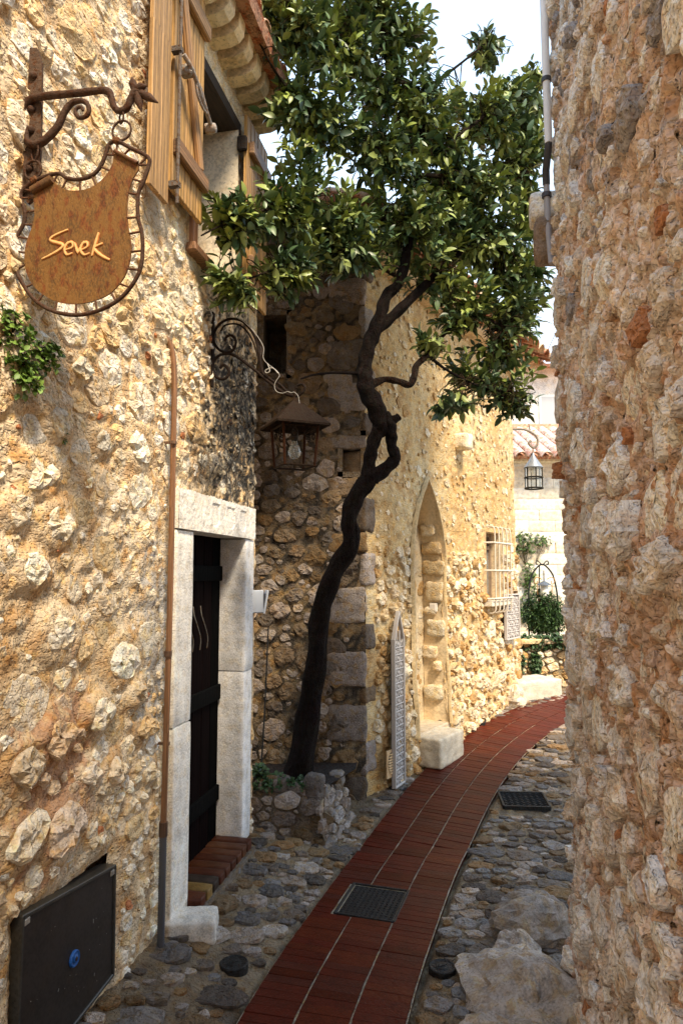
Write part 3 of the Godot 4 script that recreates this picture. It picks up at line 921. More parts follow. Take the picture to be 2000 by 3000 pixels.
func build_second_house() -> void:
	var h := thing("stone_house", "ochre stone house behind the tree with arched recess and barred window", "house", frame(Vector3(0.18, 0, -5.15), Vector3(0.65, 0, -1)))
	var arch := arch_line()
	var win := Rect2(2.42, 1.42, 0.46, 0.72)
	var sq := Rect2(3.24, 1.16, 0.15, 0.34)
	var holes := [arch, win, sq]
	var low := Rect2(0.0, -0.1, 3.6, 2.0)
	var rb := scatter(Rect2(0.16, -0.05, 3.4, 4.3), [[0.06, 0.10, 140, 0.025, 0.05, Rect2(0, -0.1, 3.6, 1.3)], [0.04, 0.065, 1200, 0.02, 0.048, low], [0.022, 0.04, 3600, 0.014, 0.036, low], [0.03, 0.055, 160, 0.006, 0.016], [0.012, 0.024, 1500, 0.005, 0.013]], 1.15, holes + [Rect2(0.17, 0.16, 0.14, 0.22)])
	var lift := func(x: float, y: float) -> float: return 0.05 * smoothstep(1.3, 0.0, y) * smoothstep(0.0, 0.5, x) - 0.012 * smoothstep(0.3, 0.0, x) - 0.06 * smoothstep(3.0, 3.6, x)
	var wall := part("rubble_wall", bed(Rect2(0.0, -0.15, 3.6, 4.5), 0.024, 0.02, 0.011, rb, holes, gold_mortar, lift), M.mortar, h)
	var cs := func(x: float, y: float, _r: float) -> Color:
		return pick(GOLD)
	lay_stones(rb, wall, "stone", 200, M.stone, cs, lift, 0.008, func(x, y, r): return r / (5.1 + x), "small_stones")
	# arched recess: reveal, back, lip, a few built-in stones
	var rec := Node3D.new(); rec.name = "arched_recess"; h.add_child(rec, true)
	var rv := MB.new()
	var n := arch.size()
	for k in 7:
		for i in n:
			var t := 0.035 - 0.235 * k / 6.0
			var q := arch[i] + Vector2(nz(arch[i].x, arch[i].y, 900.0, t * 900.0), nz(arch[i].x, arch[i].y, 900.0, t * 900.0 + 77.0)) * 0.02 + Vector2(nz(arch[i].x, arch[i].y, 4000.0, t * 4000.0), nz(arch[i].y, arch[i].x, 4000.0, t * 4000.0)) * 0.02
			rv.col = Color(0.76, 0.60, 0.38) * (1.0 + 0.2 * nz(arch[i].x, arch[i].y, 500.0, t * 500.0)); rv.col.a = 1.0
			rv.p(Vector3(q.x, q.y, t))
	for k in 6:
		for i in n - 1:
			var e := k * n + i
			rv.quad(e, e + 1, e + n + 1, e + n)
	part("reveal", rv, M.plaster, rec)
	var lip := MB.new()
	for i in n:
		var a := arch[maxi(i - 1, 0)]; var b := arch[mini(i + 1, n - 1)]
		var nn := (b - a).orthogonal().normalized()
		if nn.dot(arch[i] - Vector2(1.05, 1.4)) < 0.0: nn = -nn
		var w := 0.032 + 0.04 * nz(arch[i].x, arch[i].y, 2600.0)
		lip.col = Color(0.68, 0.51, 0.28)
		var lf: float = lift.call(arch[i].x, arch[i].y)
		for q in [[0.0, 0.012], [0.0, 0.034], [0.5, 0.036], [1.0, 0.01]]:
			var g: Vector2 = arch[i] + nn * w * q[0]
			lip.p(Vector3(g.x, g.y, q[1] + lf + 0.006 * nz(g.x, g.y, 2500.0)))
	for i in n - 1:
		for k in 3:
			var e := i * 4 + k
			lip.quad(e, e + 1, e + 5, e + 4)
	part("plaster_edge", lip, M.plaster, rec)
	slab("threshold", rec, M.dressed, Color(0.6, 0.5, 0.36), Vector3(1.06, 0.31, -0.085), Vector3(0.68, 0.12, 0.25), Basis(), 0.01)
	var bk := scatter(Rect2(0.76, 0.4, 0.6, 2.0), [[0.05, 0.07, 60, 0.006, 0.012], [0.025, 0.04, 60, 0.004, 0.01]], 1.2, [])
	var rshade := func(x: float, y: float) -> Color: return Color(0.72, 0.57, 0.36).lerp(Color(0.82, 0.68, 0.46), clampf(0.5 + nz(x, y, 300.0), 0.0, 1.0))
	part("back", bed(Rect2(0.7, 0.3, 0.72, 2.3), 0.04, 0.008, 0.003, bk, [], rshade, func(_x, _y): return -0.2), M.plaster, rec)
	lay_stones(bk, rec, "stone", 40, M.stone, func(_x, _y, _r): return pick(GOLD), func(_x, _y): return -0.2, 0.01, func(_x, _y, r): return r, "small_stones")
	var jf := Transform3D(Basis(Vector3(0, 0, -1), Vector3(0, 1, 0), Vector3(-1, 0, 0)).orthonormalized(), Vector3(1.372, 0, 0))
	for q in [[0.10, 0.62, 0.10, 0.09], [0.06, 0.86, 0.05, 0.06], [0.13, 0.98, 0.08, 0.08], [0.07, 1.20, 0.09, 0.1], [0.12, 1.36, 0.06, 0.05], [0.08, 1.53, 0.09, 0.12], [0.09, 1.75, 0.11, 0.09], [0.10, 1.93, 0.10, 0.08], [0.11, 2.1, 0.07, 0.07]]:
		var mb := MB.new()
		rough_box(mb, Vector3(), Vector3(q[2] * 1.9, q[3] * 1.5, 0.06), Basis(Vector3(0, 0, 1), rng.randf_range(-0.15, 0.15)), 7, 0.025, 0.016, pick(GOLD))
		var dx: float = 0.0 if q[1] < 1.86 else -0.32 * pow((q[1] - 1.86) / 0.66, 1.7)
		part("stone", mb, M.stone, rec, jf * Transform3D(Basis(), Vector3(q[0], q[1], 0.012 - dx)))
	var sw := Node3D.new(); sw.name = "bell_plate"; h.add_child(sw, true); sw.position = Vector3(1.352, 1.39, -0.085)
	sw.basis = jf.basis
	slab("plate", sw, M.plain, Color(0.85, 0.8, 0.72), Vector3(0, 0, 0.004), Vector3(0.075, 0.078, 0.016), Basis(), 0.003)
	slab("button", sw, M.plain, Color(0.72, 0.66, 0.6), Vector3(0.004, 0, 0.0135), Vector3(0.052, 0.055, 0.006), Basis(), 0.001)
	# window with cage
	var wr := MB.new(); wr.col = Color(0.8, 0.64, 0.42)
	for q in [[2.42, 0.0], [2.88, 1.0]]:
		var f := [Vector3(q[0], 1.42, -0.2), Vector3(q[0], 2.14, -0.2), Vector3(q[0], 2.14, 0.02), Vector3(q[0], 1.42, 0.02)]
		if q[1] > 0.0: f.reverse()
		wr.face(f)
	wr.face([Vector3(2.42, 2.14, 0.02), Vector3(2.42, 2.14, -0.2), Vector3(2.88, 2.14, -0.2), Vector3(2.88, 2.14, 0.02)])
	wr.face([Vector3(2.42, 1.42, -0.2), Vector3(2.42, 1.42, 0.02), Vector3(2.88, 1.42, 0.02), Vector3(2.88, 1.42, -0.2)])
	var wn := Node3D.new(); wn.name = "window"; h.add_child(wn, true)
	part("reveal", wr, M.plaster, wn)
	var wf := MB.new(); wf.col = Color(0.42, 0.30, 0.2)
	for s in [2.44, 2.65, 2.86]: wf.box(Vector3(s, 1.78, -0.12), Vector3(0.04, 0.72, 0.04))
	for y in [1.44, 2.12, 1.98]: wf.box(Vector3(2.65, y, -0.123), Vector3(0.46, 0.04, 0.04))
	part("frame", wf, M.wood, wn)
	for s in [2.545, 2.755]: slab("pane", wn, M.glass, Color(1, 1, 1), Vector3(s, 1.72, -0.125), Vector3(0.17, 0.5, 0.004))
	slab("curtain", wn, M.plain, Color(0.62, 0.6, 0.54), Vector3(2.65, 1.78, -0.17), Vector3(0.42, 0.68, 0.006))
	slab("backing", wn, M.dark, Color(1, 1, 1), Vector3(2.65, 1.78, -0.21), Vector3(0.5, 0.76, 0.02))
	slab("sill", wn, M.dressed, Color(0.88, 0.8, 0.66), Vector3(2.66, 1.385, 0.03), Vector3(0.58, 0.06, 0.14), Basis(), 0.01)
	var cage := Node3D.new(); cage.name = "window_grille"; h.add_child(cage, true)
	for k in 5:
		var s := 2.42 + 0.12 * k
		var b := MB.new(); b.col = Color(0.60, 0.53, 0.43)
		b.tube(smooth_line(v3([s, 2.19, 0.02, s, 2.19, 0.09, s, 2.13, 0.115, s, 1.8, 0.115, s, 1.42, 0.115, s, 1.30, 0.10, s, 1.29, 0.02]), 3), [0.008], 6)
		part("bar", b, M.plain, cage)
	for y in [2.02, 1.73, 1.44]:
		var b := MB.new(); b.col = Color(0.64, 0.57, 0.47)
		b.tube(v3([2.36, y, 0.02, 2.37, y, 0.12, 2.95, y, 0.12, 2.96, y, 0.02]), [0.0105], 6)
		part("bar", b, M.plain, cage)
	var pk := MB.new(); pk.col = Color(0.55, 0.4, 0.24)
	for q in [[3.235, 1.33, 0.012, 0.36, 0.0], [3.395, 1.33, 0.012, 0.36, 0.0]]: pk.box(Vector3(q[0], q[1], -0.1), Vector3(q[2], q[3], 0.24))
	for y in [1.155, 1.505]: pk.box(Vector3(3.315, y, -0.1), Vector3(0.16, 0.012, 0.24))
	pk.box(Vector3(3.315, 1.33, -0.2), Vector3(0.18, 0.38, 0.02))
	part("wall_pocket", pk, M.plaster, h)
	# gable wall behind the tree (its own axes: along x, facing the camera)
	var gx := h.transform.affine_inverse() * frame(Vector3(0.18, 0, -5.15), Vector3(1, 0, 0))
	var gable := Node3D.new(); gable.name = "gable_wall"; h.add_child(gable, true); gable.transform = gx
	var slit := Rect2(-0.783, 3.236, 0.178, 0.465)
	var nook := Rect2(-0.17, 2.47, 0.135, 0.28)
	var gh := [slit, nook]
	var rake := Vector2(-0.6, 4.33)
	var gfix := [[-0.5, 2.12, 0.06, 0.03], [-0.26, 2.26, 0.075, 0.03], [-0.42, 2.56, 0.08, 0.03], [-0.72, 2.2, 0.065, 0.03], [-0.1, 2.85, 0.06, 0.03], [-0.72, 1.6, 0.07, 0.03], [-0.55, 1.68, 0.055, 0.03], [-0.64, 1.42, 0.075, 0.035], [-0.47, 1.28, 0.06, 0.03], [-0.74, 1.24, 0.06, 0.03], [-0.6, 1.08, 0.08, 0.03], [-0.38, 3.3, 0.07, 0.03], [-0.15, 3.55, 0.09, 0.03], [-0.3, 3.7, 0.07, 0.03], [-0.28, 1.0, 0.075, 0.03]]
	var gr := scatter(Rect2(-1.15, -0.05, 1.02, 4.9), [[0.06, 0.10, 300, 0.02, 0.04], [0.035, 0.06, 700, 0.016, 0.034], [0.018, 0.032, 1000, 0.010, 0.022]], 1.2, gh, gfix, rake)
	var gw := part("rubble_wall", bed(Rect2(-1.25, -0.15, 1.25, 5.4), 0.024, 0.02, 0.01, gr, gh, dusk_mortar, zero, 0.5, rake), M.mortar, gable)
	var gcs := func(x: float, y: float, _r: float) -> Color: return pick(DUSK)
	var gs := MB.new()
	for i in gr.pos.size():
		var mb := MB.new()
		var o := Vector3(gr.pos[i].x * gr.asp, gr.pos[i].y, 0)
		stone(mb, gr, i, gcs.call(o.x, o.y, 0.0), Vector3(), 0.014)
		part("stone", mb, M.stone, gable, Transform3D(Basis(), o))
	for q in [slit, nook]:
		var r: Rect2 = q
		var mb := MB.new(); mb.col = Color(0.22, 0.17, 0.12)
		var c := r.get_center()
		mb.box(Vector3(c.x, c.y, -0.42), Vector3(r.size.x + 0.1, r.size.y + 0.1, 0.04))
		for s in [-1.0, 1.0]:
			mb.box(Vector3(c.x + s * (r.size.x * 0.5 + 0.02), c.y, -0.2), Vector3(0.04, r.size.y + 0.1, 0.42))
			mb.box(Vector3(c.x, c.y + s * (r.size.y * 0.5 + 0.02), -0.2), Vector3(r.size.x + 0.1, 0.04, 0.42))
		part("opening_lining", mb, M.mortar, gable).set_meta("label", "dark narrow slit window" if r == slit else "small dark square hole")
	# quoins where the two walls meet
	var y := 0.0; var k := 0
	while y < 4.2:
		var hh := rng.randf_range(0.11, 0.28)
		var long := k % 2 == 0
		var sz := Vector3(0.30 if long else 0.17, hh - 0.004, 0.17 if long else 0.28)
		var mb := MB.new()
		rough_box(mb, Vector3(), sz, Basis(), 10, 0.035, 0.018, pick(DUSK))
		part("quoin", mb, M.stone, h, Transform3D(Basis(), Vector3(sz.x * 0.5 - 0.02, y + hh * 0.5, 0.010 - sz.z * 0.5)) if not long else Transform3D(gx.basis, gx * Vector3(-sz.x * 0.5 + rng.randf_range(0.0, 0.014), y + hh * 0.5, 0.022 - sz.z * 0.5)))
		y += hh; k += 1
	# roof and hidden walls
	var rf := slab("roof", h, M.tile, Color(0.5, 0.27, 0.15), Vector3(1.7, 4.92, -1.25), Vector3(4.6, 0.07, 3.2), Basis(Vector3.RIGHT, 0.40))
	var tiles: Array = []
	for q in [Color(0.72, 0.44, 0.27), Color(0.84, 0.62, 0.42), Color(0.64, 0.34, 0.2)]: tiles.append(tile_mesh(q, 0.09, 0.45))
	var under: Array = []
	for q in [Color(0.70, 0.46, 0.28), Color(0.78, 0.56, 0.36)]: under.append(tile_mesh(q, 0.085, 0.30, false))
	for i in 22:
		inst("roof_tile", tiles[i % 3], rf, Transform3D(Basis(Vector3.RIGHT, 0.40) , Vector3(-2.15 + i * 0.2, -0.56, 1.42)))
		inst("eaves_tile", under[i % 2], rf, Transform3D(Basis(), Vector3(-2.15 + i * 0.2, -0.62, 1.36)))
	slab("side_wall", h, M.mortar, Color(0.75, 0.55, 0.3), Vector3(3.53, 2.1, -1.6), Vector3(0.1, 4.4, 3.0))
	slab("rear_wall", h, M.mortar, Color(0.7, 0.5, 0.3), Vector3(2.0, 2.6, -2.9), Vector3(4.2, 5.6, 0.1))
	slab("cornice", h, M.plaster, Color(0.7, 0.52, 0.3), Vector3(1.8, 4.2, 0.05), Vector3(3.6, 0.12, 0.2), Basis(), 0.03)
	var ls := MB.new()
	rough_box(ls, Vector3(), Vector3(0.16, 0.16, 0.16), Basis(), 6, 0.03, 0.01, Color(0.9, 0.8, 0.62))
	part("projecting_stone", ls, M.stone, h, Transform3D(Basis(), Vector3(1.75, 2.98, 0.06)))

# ------------------------------------------------------------------ the house on the right
func build_right_house() -> void:
	var h := thing("stone_house", "rough pinkish stone house wall close on the right, full of hollows and chips", "house", frame(Vector3(0.975, 0, -3.0), Vector3(-0.2, 0, 1)))
	var fixed := [[0.55, 2.15, 0.10, 0.035], [0.30, 1.75, 0.08, 0.04], [0.85, 1.55, 0.10, 0.04], [1.2, 2.9, 0.11, 0.035], [0.6, 3.1, 0.10, 0.03], [0.35, 0.9, 0.09, 0.045], [0.75, 0.85, 0.09, 0.05], [1.1, 1.1, 0.08, 0.045], [0.5, 0.45, 0.1, 0.05], [0.9, 2.45, 0.07, 0.04], [1.35, 1.8, 0.08, 0.05]]
	var rb := scatter(Rect2(-0.0, -0.1, 2.0, 4.75), [[0.07, 0.13, 200, 0.016, 0.04], [0.04, 0.07, 900, 0.016, 0.042], [0.022, 0.04, 2500, 0.012, 0.034], [0.011, 0.022, 3500, 0.008, 0.024]], 1.1, [], fixed)
	var lift := func(x: float, y: float) -> float:
		return 0.035 * nz(x, y, 110.0, 61.0) - 0.03 * smoothstep(0.1, 0.4, nz(x, y, 1300.0, 62.0)) - 0.022 * smoothstep(0.1, 0.32, nz(x, y, 3600.0, 63.0)) + 0.05 * smoothstep(0.5, 0.0, y) - 0.01
	var wall := part("rubble_wall", bed(Rect2(-0.02, -0.15, 2.04, 4.85), 0.0105, 0.012, 0.015, rb, [], right_mortar, lift, 0.4), M.pinkstone, h)
	var cs := func(x: float, y: float, _r: float) -> Color:
		var q := pick(ROSE) if _r < 0.05 else pick([Color(0.93, 0.88, 0.82), Color(0.95, 0.91, 0.87), Color(0.88, 0.79, 0.69)])
		if _r < 0.045 and rng.randf() < 0.04: q = Color(0.54, 0.25, 0.12)
		if y > 2.7 and rng.randf() < 0.22: q = Color(0.40, 0.38, 0.39)
		return q
	lay_stones(rb, wall, "stone", 300, M.pinkstone, cs, lift, 0.014, func(x, y, r): return r * (0.5 + 0.5 * smoothstep(3.4, 2.2, absf(y - 1.6))) / (3.2 - x), "small_stones")
	slab("plain_wall", h, M.pinkstone, Color(0.76, 0.6, 0.45), Vector3(4.0, 2.3, -0.06), Vector3(4.0, 4.9, 0.14))
	slab("side_wall", h, M.pinkstone, Color(0.76, 0.6, 0.45), Vector3(0.08, 2.3, -1.56), Vector3(0.14, 4.8, 3.0))
	slab("rear_wall", h, M.pinkstone, Color(0.7, 0.5, 0.3), Vector3(3.0, 2.5, -3.1), Vector3(6.0, 5.3, 0.12))
	slab("roof", h, M.tile, Color(0.5, 0.26, 0.15), Vector3(3.0, 5.0, -1.5), Vector3(6.2, 0.08, 3.3), Basis(Vector3.RIGHT, 0.18))
	# downpipe and corbel at the corner
	var p := thing("downpipe", "thin white pipe with dark clips high on the right wall's corner", "pipe", h.transform * Transform3D(Basis(), Vector3(0.06, 3.4, 0.05)))
	var mb := MB.new(); mb.col = Color(0.85, 0.85, 0.86)
	mb.tube(v3([0.05, 0.22, -0.022, 0.08, 0.8, -0.016, 0.11, 1.4, -0.01]), [0.017], 10)
	part("pipe", mb, M.plain, p)
	mb = MB.new(); mb.col = Color(0.35, 0.34, 0.36)
	mb.tube(v3([-0.045, 0.12, -0.018, -0.05, -0.1, -0.02, -0.035, -0.3, -0.03]), [0.014], 10)
	part("lower_pipe", mb, M.plain, p)
	mb = MB.new(); mb.col = Color(0.05, 0.05, 0.055)
	mb.tube(v3([0.05, 0.24, -0.022, 0.04, 0.19, -0.02, -0.03, 0.14, -0.016, -0.045, 0.08, -0.018]), [0.017], 8)
	part("elbow", mb, M.plain, p)
	for q in [[0.064, 0.5], [0.085, 0.9], [-0.047, 0.02]]:
		mb = MB.new(); mb.col = Color(0.05, 0.05, 0.055)
		mb.tube(v3([q[0], q[1], -0.018, q[0], q[1] + 0.02, -0.018]), [0.022], 10)
		part("clip", mb, M.plain, p)
	var cb := MB.new()
	rough_box(cb, Vector3(), Vector3(0.12, 0.14, 0.16), Basis(Vector3(0, 0, 1), 0.15), 7, 0.03, 0.008, Color(0.9, 0.85, 0.78))
	part("corner_corbel", cb, M.stone, h, Transform3D(Basis(), Vector3(-0.10, 3.42, 0.02)))
	cb = MB.new()
	rough_box(cb, Vector3(), Vector3(0.12, 0.22, 0.16), Basis(Vector3(0, 0, 1), -0.2), 6, 0.04, 0.008, Color(0.3, 0.22, 0.16))
	part("corner_corbel", cb, M.stone, h, Transform3D(Basis(), Vector3(-0.05, 3.24, 0.01)))
	# boulders at its foot
	var grp := "boulders along the foot of the right wall"
	for q in [["large pale boulder, biggest of those at the foot of the right wall", 0.76, 0.0, -2.88, 0.25, 0.15, 0.36, 0.4], ["grey rock against the right corner, farthest of the boulders", 0.93, 0.02, -3.42, 0.16, 0.14, 0.24, 17.0], ["low smooth rock before the large pale boulder, at the bottom edge", 0.62, -0.03, -2.62, 0.17, 0.12, 0.2, 29.0], ["small rounded rock between the large boulder and the farthest rock", 0.79, 0.0, -3.24, 0.1, 0.09, 0.13, 43.0], ["rounded rock at the bottom edge right under the wall", 0.83, 0.0, -2.45, 0.16, 0.16, 0.2, 51.0]]:
		var o := part("boulder", boulder(Vector3(q[4], q[5], q[6]), Color(0.50, 0.44, 0.395) if q[7] != 17.0 else Color(0.36, 0.32, 0.29), q[7], 0.2, 18), M.stone, self, Transform3D(Basis(Vector3.UP, q[7]), Vector3(q[1], q[2], q[3])))
		tag(o, q[0], "boulder", grp)

# ------------------------------------------------------------------ the far end of the lane
func build_far_end() -> void:
	var h := thing("stone_house", "sunlit cream stone house closing the lane, low canal tile roof", "house", Transform3D(Basis(), Vector3(3.4, 0, -11.5)))
	slab("wall", h, M.dressed, Color(0.90, 0.83, 0.70), Vector3(1.2, 1.8, -0.1), Vector3(5.4, 3.9, 0.2))
	slab("side_wall", h, M.dressed, Color(0.9, 0.84, 0.72), Vector3(-1.4, 1.8, -1.7), Vector3(0.2, 3.9, 3.0))
	slab("cornice", h, M.dressed, Color(0.9, 0.8, 0.6), Vector3(1.2, 3.62, 0.04), Vector3(5.4, 0.12, 0.14), Basis(), 0.03)
	var shapes: Array = []
	for k in 6:
		var mb := MB.new()
		rough_box(mb, Vector3(), Vector3(0.44 + 0.02 * (k % 3), 0.186, 0.06), Basis(), 4, 0.008, 0.004, pick([Color(0.93, 0.87, 0.76), Color(0.95, 0.9, 0.8), Color(0.9, 0.8, 0.64)]))
		shapes.append(mb.mesh(M.dressed))
	for j in 20:
		var x := -0.95 - 0.2 * (j % 2)
		while x < 0.9:
			inst("stone_block", shapes[rng.randi() % 6], h, Transform3D(Basis(Vector3(0, 0, 1), rng.randf_range(-0.01, 0.01)), Vector3(x + 0.2, 0.1 + 0.184 * j, 0.01 + rng.randf_range(0, 0.008))))
			x += 0.455
	var rf := slab("roof", h, M.tile, Color(0.6, 0.36, 0.24), Vector3(1.2, 4.16, -0.95), Vector3(5.6, 0.06, 2.6), Basis(Vector3.RIGHT, 0.42))
	var t: Array = []
	for q in [Color(0.84, 0.70, 0.61), Color(0.88, 0.77, 0.69), Color(0.78, 0.58, 0.49)]: t.append(tile_mesh(q, 0.10, 0.42))
	for i in 9:
		for j in 5:
			inst("roof_tile", t[rng.randi() % 3], rf, Transform3D(Basis(Vector3.RIGHT, 0.46), Vector3(-2.3 + i * 0.215, -0.47 + j * 0.155, 1.2 - j * 0.34)))
	var u := thing("plastered_house", "pale upper house behind the low tiled roof, grey framed window", "house", Transform3D(Basis(), Vector3(4.0, 0, -14.2)))
	slab("wall", u, M.plaster, Color(0.93, 0.88, 0.78), Vector3(0.8, 3.0, -0.1), Vector3(5.5, 6.2, 0.2))
	slab("side_wall", u, M.plaster, Color(0.93, 0.88, 0.78), Vector3(-1.9, 3.0, -1.6), Vector3(0.2, 6.2, 2.8))
	slab("roof", u, M.tile, Color(0.7, 0.4, 0.28), Vector3(0.8, 6.4, -1.2), Vector3(5.8, 0.08, 3.2), Basis(Vector3.RIGHT, 0.25))
	for i in 12: inst("roof_tile", t[i % 3], u, Transform3D(Basis(Vector3.RIGHT, 0.25), Vector3(-1.7 + i * 0.215, 6.1, 0.3)))
	var w := slab("window", u, M.plain, Color(0.72, 0.72, 0.7), Vector3(0.42, 5.0, 0.01), Vector3(0.5, 0.95, 0.05), Basis(), 0.01)
	slab("pane", w, M.plain, Color(0.45, 0.47, 0.48), Vector3(0, 0, 0.022), Vector3(0.4, 0.85, 0.012))
	# dry stone planter
	var fr := frame(Vector3(1.9, 0, -8.75), Vector3(1, 0, -0.12))
	var pl := thing("stone_planter", "dry stone planter wall at the end of the lane", "planter", fr)
	var rb := scatter(Rect2(0.0, 0.15, 1.9, 0.68), [[0.05, 0.075, 400, 0.03, 0.05], [0.03, 0.05, 500, 0.02, 0.045], [0.015, 0.03, 500, 0.01, 0.03]], 1.35, [])
	slab("core", pl, M.mortar, Color(0.28, 0.22, 0.14), Vector3(0.95, 0.45, -0.2), Vector3(1.96, 0.72, 0.4))
	lay_stones(rb, pl, "stone", 150, M.stone, func(_x, _y, _r): return pick(GOLD), zero, 0.012, func(_x, _y, r): return r, "small_stones")
	for k in 6:
		var mb := MB.new()
		rough_box(mb, Vector3(), Vector3(0.3, 0.07, 0.26), Basis(), 5, 0.02, 0.008, pick(CREAM))
		part("coping_stone", mb, M.stone, pl, Transform3D(Basis(Vector3.UP, rng.randf_range(-0.08, 0.08)), Vector3(0.16 + 0.32 * k, 0.84, -0.04)))
	# pale stone step and the rock leaning on it
	var st := MB.new()
	rough_box(st, Vector3(), Vector3(0.62, 0.26, 0.42), Basis(Vector3.UP, 0.45), 9, 0.04, 0.012, Color(0.66, 0.58, 0.46))
	tag(part("stone_step", st, M.dressed, self, Transform3D(Basis(), Vector3(2.17, 0.37, -8.05))), "broad pale stone step at the far corner of the ochre house", "step")
	var ro := part("boulder", boulder(Vector3(0.13, 0.15, 0.13), Color(0.66, 0.58, 0.47), 77.0, 0.22, 12), M.stone, self, Transform3D(Basis(), Vector3(1.88, 0.33, -7.6)))
	tag(ro, "pale rock leaning against the far stone step", "boulder")
	# iron arch with its hanging lamp
	var ar := thing("iron_arch", "black wrought iron arch standing over the round bush", "arch", Transform3D(Basis(), Vector3(2.72, 0.7, -9.3)))
	for s in [-1.0, 1.0]:
		var mb := MB.new(); mb.col = Color(0.035, 0.04, 0.045)
		mb.tube(smooth_line(v3([s * 0.2, 0, 0, s * 0.198, 0.5, 0, s * 0.19, 0.75, 0, s * 0.14, 0.98, 0, s * 0.05, 1.1, 0, 0, 1.12, 0]), 5), [0.012], 7)
		part("leg", mb, M.iron, ar)
		mb = MB.new(); mb.col = Color(0.035, 0.04, 0.045)
		mb.tube(smooth_line(v3([0, 1.11, 0.01, s * 0.025, 1.135, 0.01, s * 0.06, 1.17, 0.01, s * 0.085, 1.15, 0.01, s * 0.075, 1.12, 0.01, s * 0.055, 1.13, 0.01]), 4), [0.008], 6)
		part("scroll", mb, M.iron, ar)
	var pole := MB.new(); pole.col = Color(0.035, 0.04, 0.045)
	pole.tube(v3([-0.03, 0, -0.2, -0.03, 1.1, -0.02]), [0.009], 7)
	part("stay", pole, M.iron, ar)
	var hl := thing("hanging_lamp", "small blue grey lamp with pale globe hanging inside the iron arch", "lamp", Transform3D(Basis(), Vector3(2.74, 1.62, -9.3)))
	var mb2 := MB.new(); mb2.col = Color(0.14, 0.18, 0.24)
	mb2.lathe(Vector3(0, -0.08, 0), [Vector2(0.1, 0.0), Vector2(0.085, 0.02), Vector2(0.03, 0.05), Vector2(0.01, 0.06), Vector2(0.008, 0.2)], 14)
	part("shade", mb2, M.iron, hl)
	mb2 = MB.new(); mb2.col = Color(1, 1, 1)
	mb2.lathe(Vector3(0, -0.28, 0), [Vector2(0.0, 0.0), Vector2(0.05, 0.01), Vector2(0.065, 0.08), Vector2(0.05, 0.2), Vector2(0.0, 0.2)], 14)
	part("globe", mb2, M.opal, hl)
	for s in [-1.0, 1.0]:
		var sc := MB.new(); sc.col = Color(0.45, 0.28, 0.12)
		sc.tube(smooth_line(v3([s * 0.03, -0.0, 0.02, s * 0.1, 0.03, 0.02, s * 0.14, -0.01, 0.02, s * 0.12, -0.06, 0.02, s * 0.09, -0.05, 0.02, s * 0.1, -0.02, 0.02]), 4), [0.006], 5)
		sc.tube(smooth_line(v3([s * 0.1, -0.07, 0.02, s * 0.095, -0.2, 0.02, s * 0.07, -0.3, 0.02, s * 0.1, -0.33, 0.02]), 4), [0.006], 5)
		part("scroll", sc, M.iron, hl)
	# wall lantern on the ochre house's far corner
	var wl := thing("wall_lantern", "grey cone roofed lantern hanging from a curved arm at the ochre house's corner", "lantern", Transform3D(Basis(), Vector3(2.353, 3.0, -8.3)))
	var arm := MB.new(); arm.col = Color(0.30, 0.28, 0.24)
	arm.tube(smooth_line(v3([-0.62, 0.28, 0.15, -0.4, 0.42, 0.08, -0.14, 0.47, 0.02, 0.03, 0.4, 0, 0.06, 0.30, 0, 0.01, 0.24, 0, -0.05, 0.29, 0, -0.02, 0.33, 0]), 5), [0.014], 8)
	arm.tube(v3([0.0, 0.25, 0, 0.0, 0.12, 0]), [0.009], 6)
	arm.tube(v3([-0.03, 0.46, 0, -0.045, 0.54, 0]), [0.008], 6)
	part("arm", arm, M.iron, wl)
	var co := MB.new(); co.col = Color(0.30, 0.33, 0.38)
	co.lathe(Vector3(0, 0, 0), [Vector2(0.0, -0.004), Vector2(0.118, -0.014), Vector2(0.112, 0.0), Vector2(0.055, 0.085), Vector2(0.016, 0.15), Vector2(0.014, 0.175), Vector2(0.0, 0.18)], 20)
	part("roof", co, M.steel, wl)
	var fr2 := MB.new(); fr2.col = Color(0.03, 0.028, 0.026)
	for k in 6:
		var a := TAU * (k + 0.5) / 6.0
		fr2.box(Vector3(cos(a) * 0.104, -0.135, sin(a) * 0.104), Vector3(0.012, 0.25, 0.012), Basis(Vector3.UP, -a))
	for yy in [-0.13, -0.262]:
		var ring: Array = []
		for k in 18: ring.append(Vector3(cos(TAU * k / 18) * 0.106, yy, sin(TAU * k / 18) * 0.106))
		fr2.tube(ring, [0.011], 6, true)
	part("cage", fr2, M.iron, wl)
	var gb := MB.new()
	gb.lathe(Vector3(0, -0.26, 0), [Vector2(0.098, 0.0), Vector2(0.098, 0.25)], 18)
	part("glass", gb, M.glass, wl)
	gb = MB.new(); gb.col = Color(1, 1, 1)
	gb.lathe(Vector3(0, -0.09, 0), [Vector2(0.0, 0.0), Vector2(0.025, 0.015), Vector2(0.028, 0.04), Vector2(0.014, 0.08)], 12)
	part("bulb", gb, M.opal, wl)
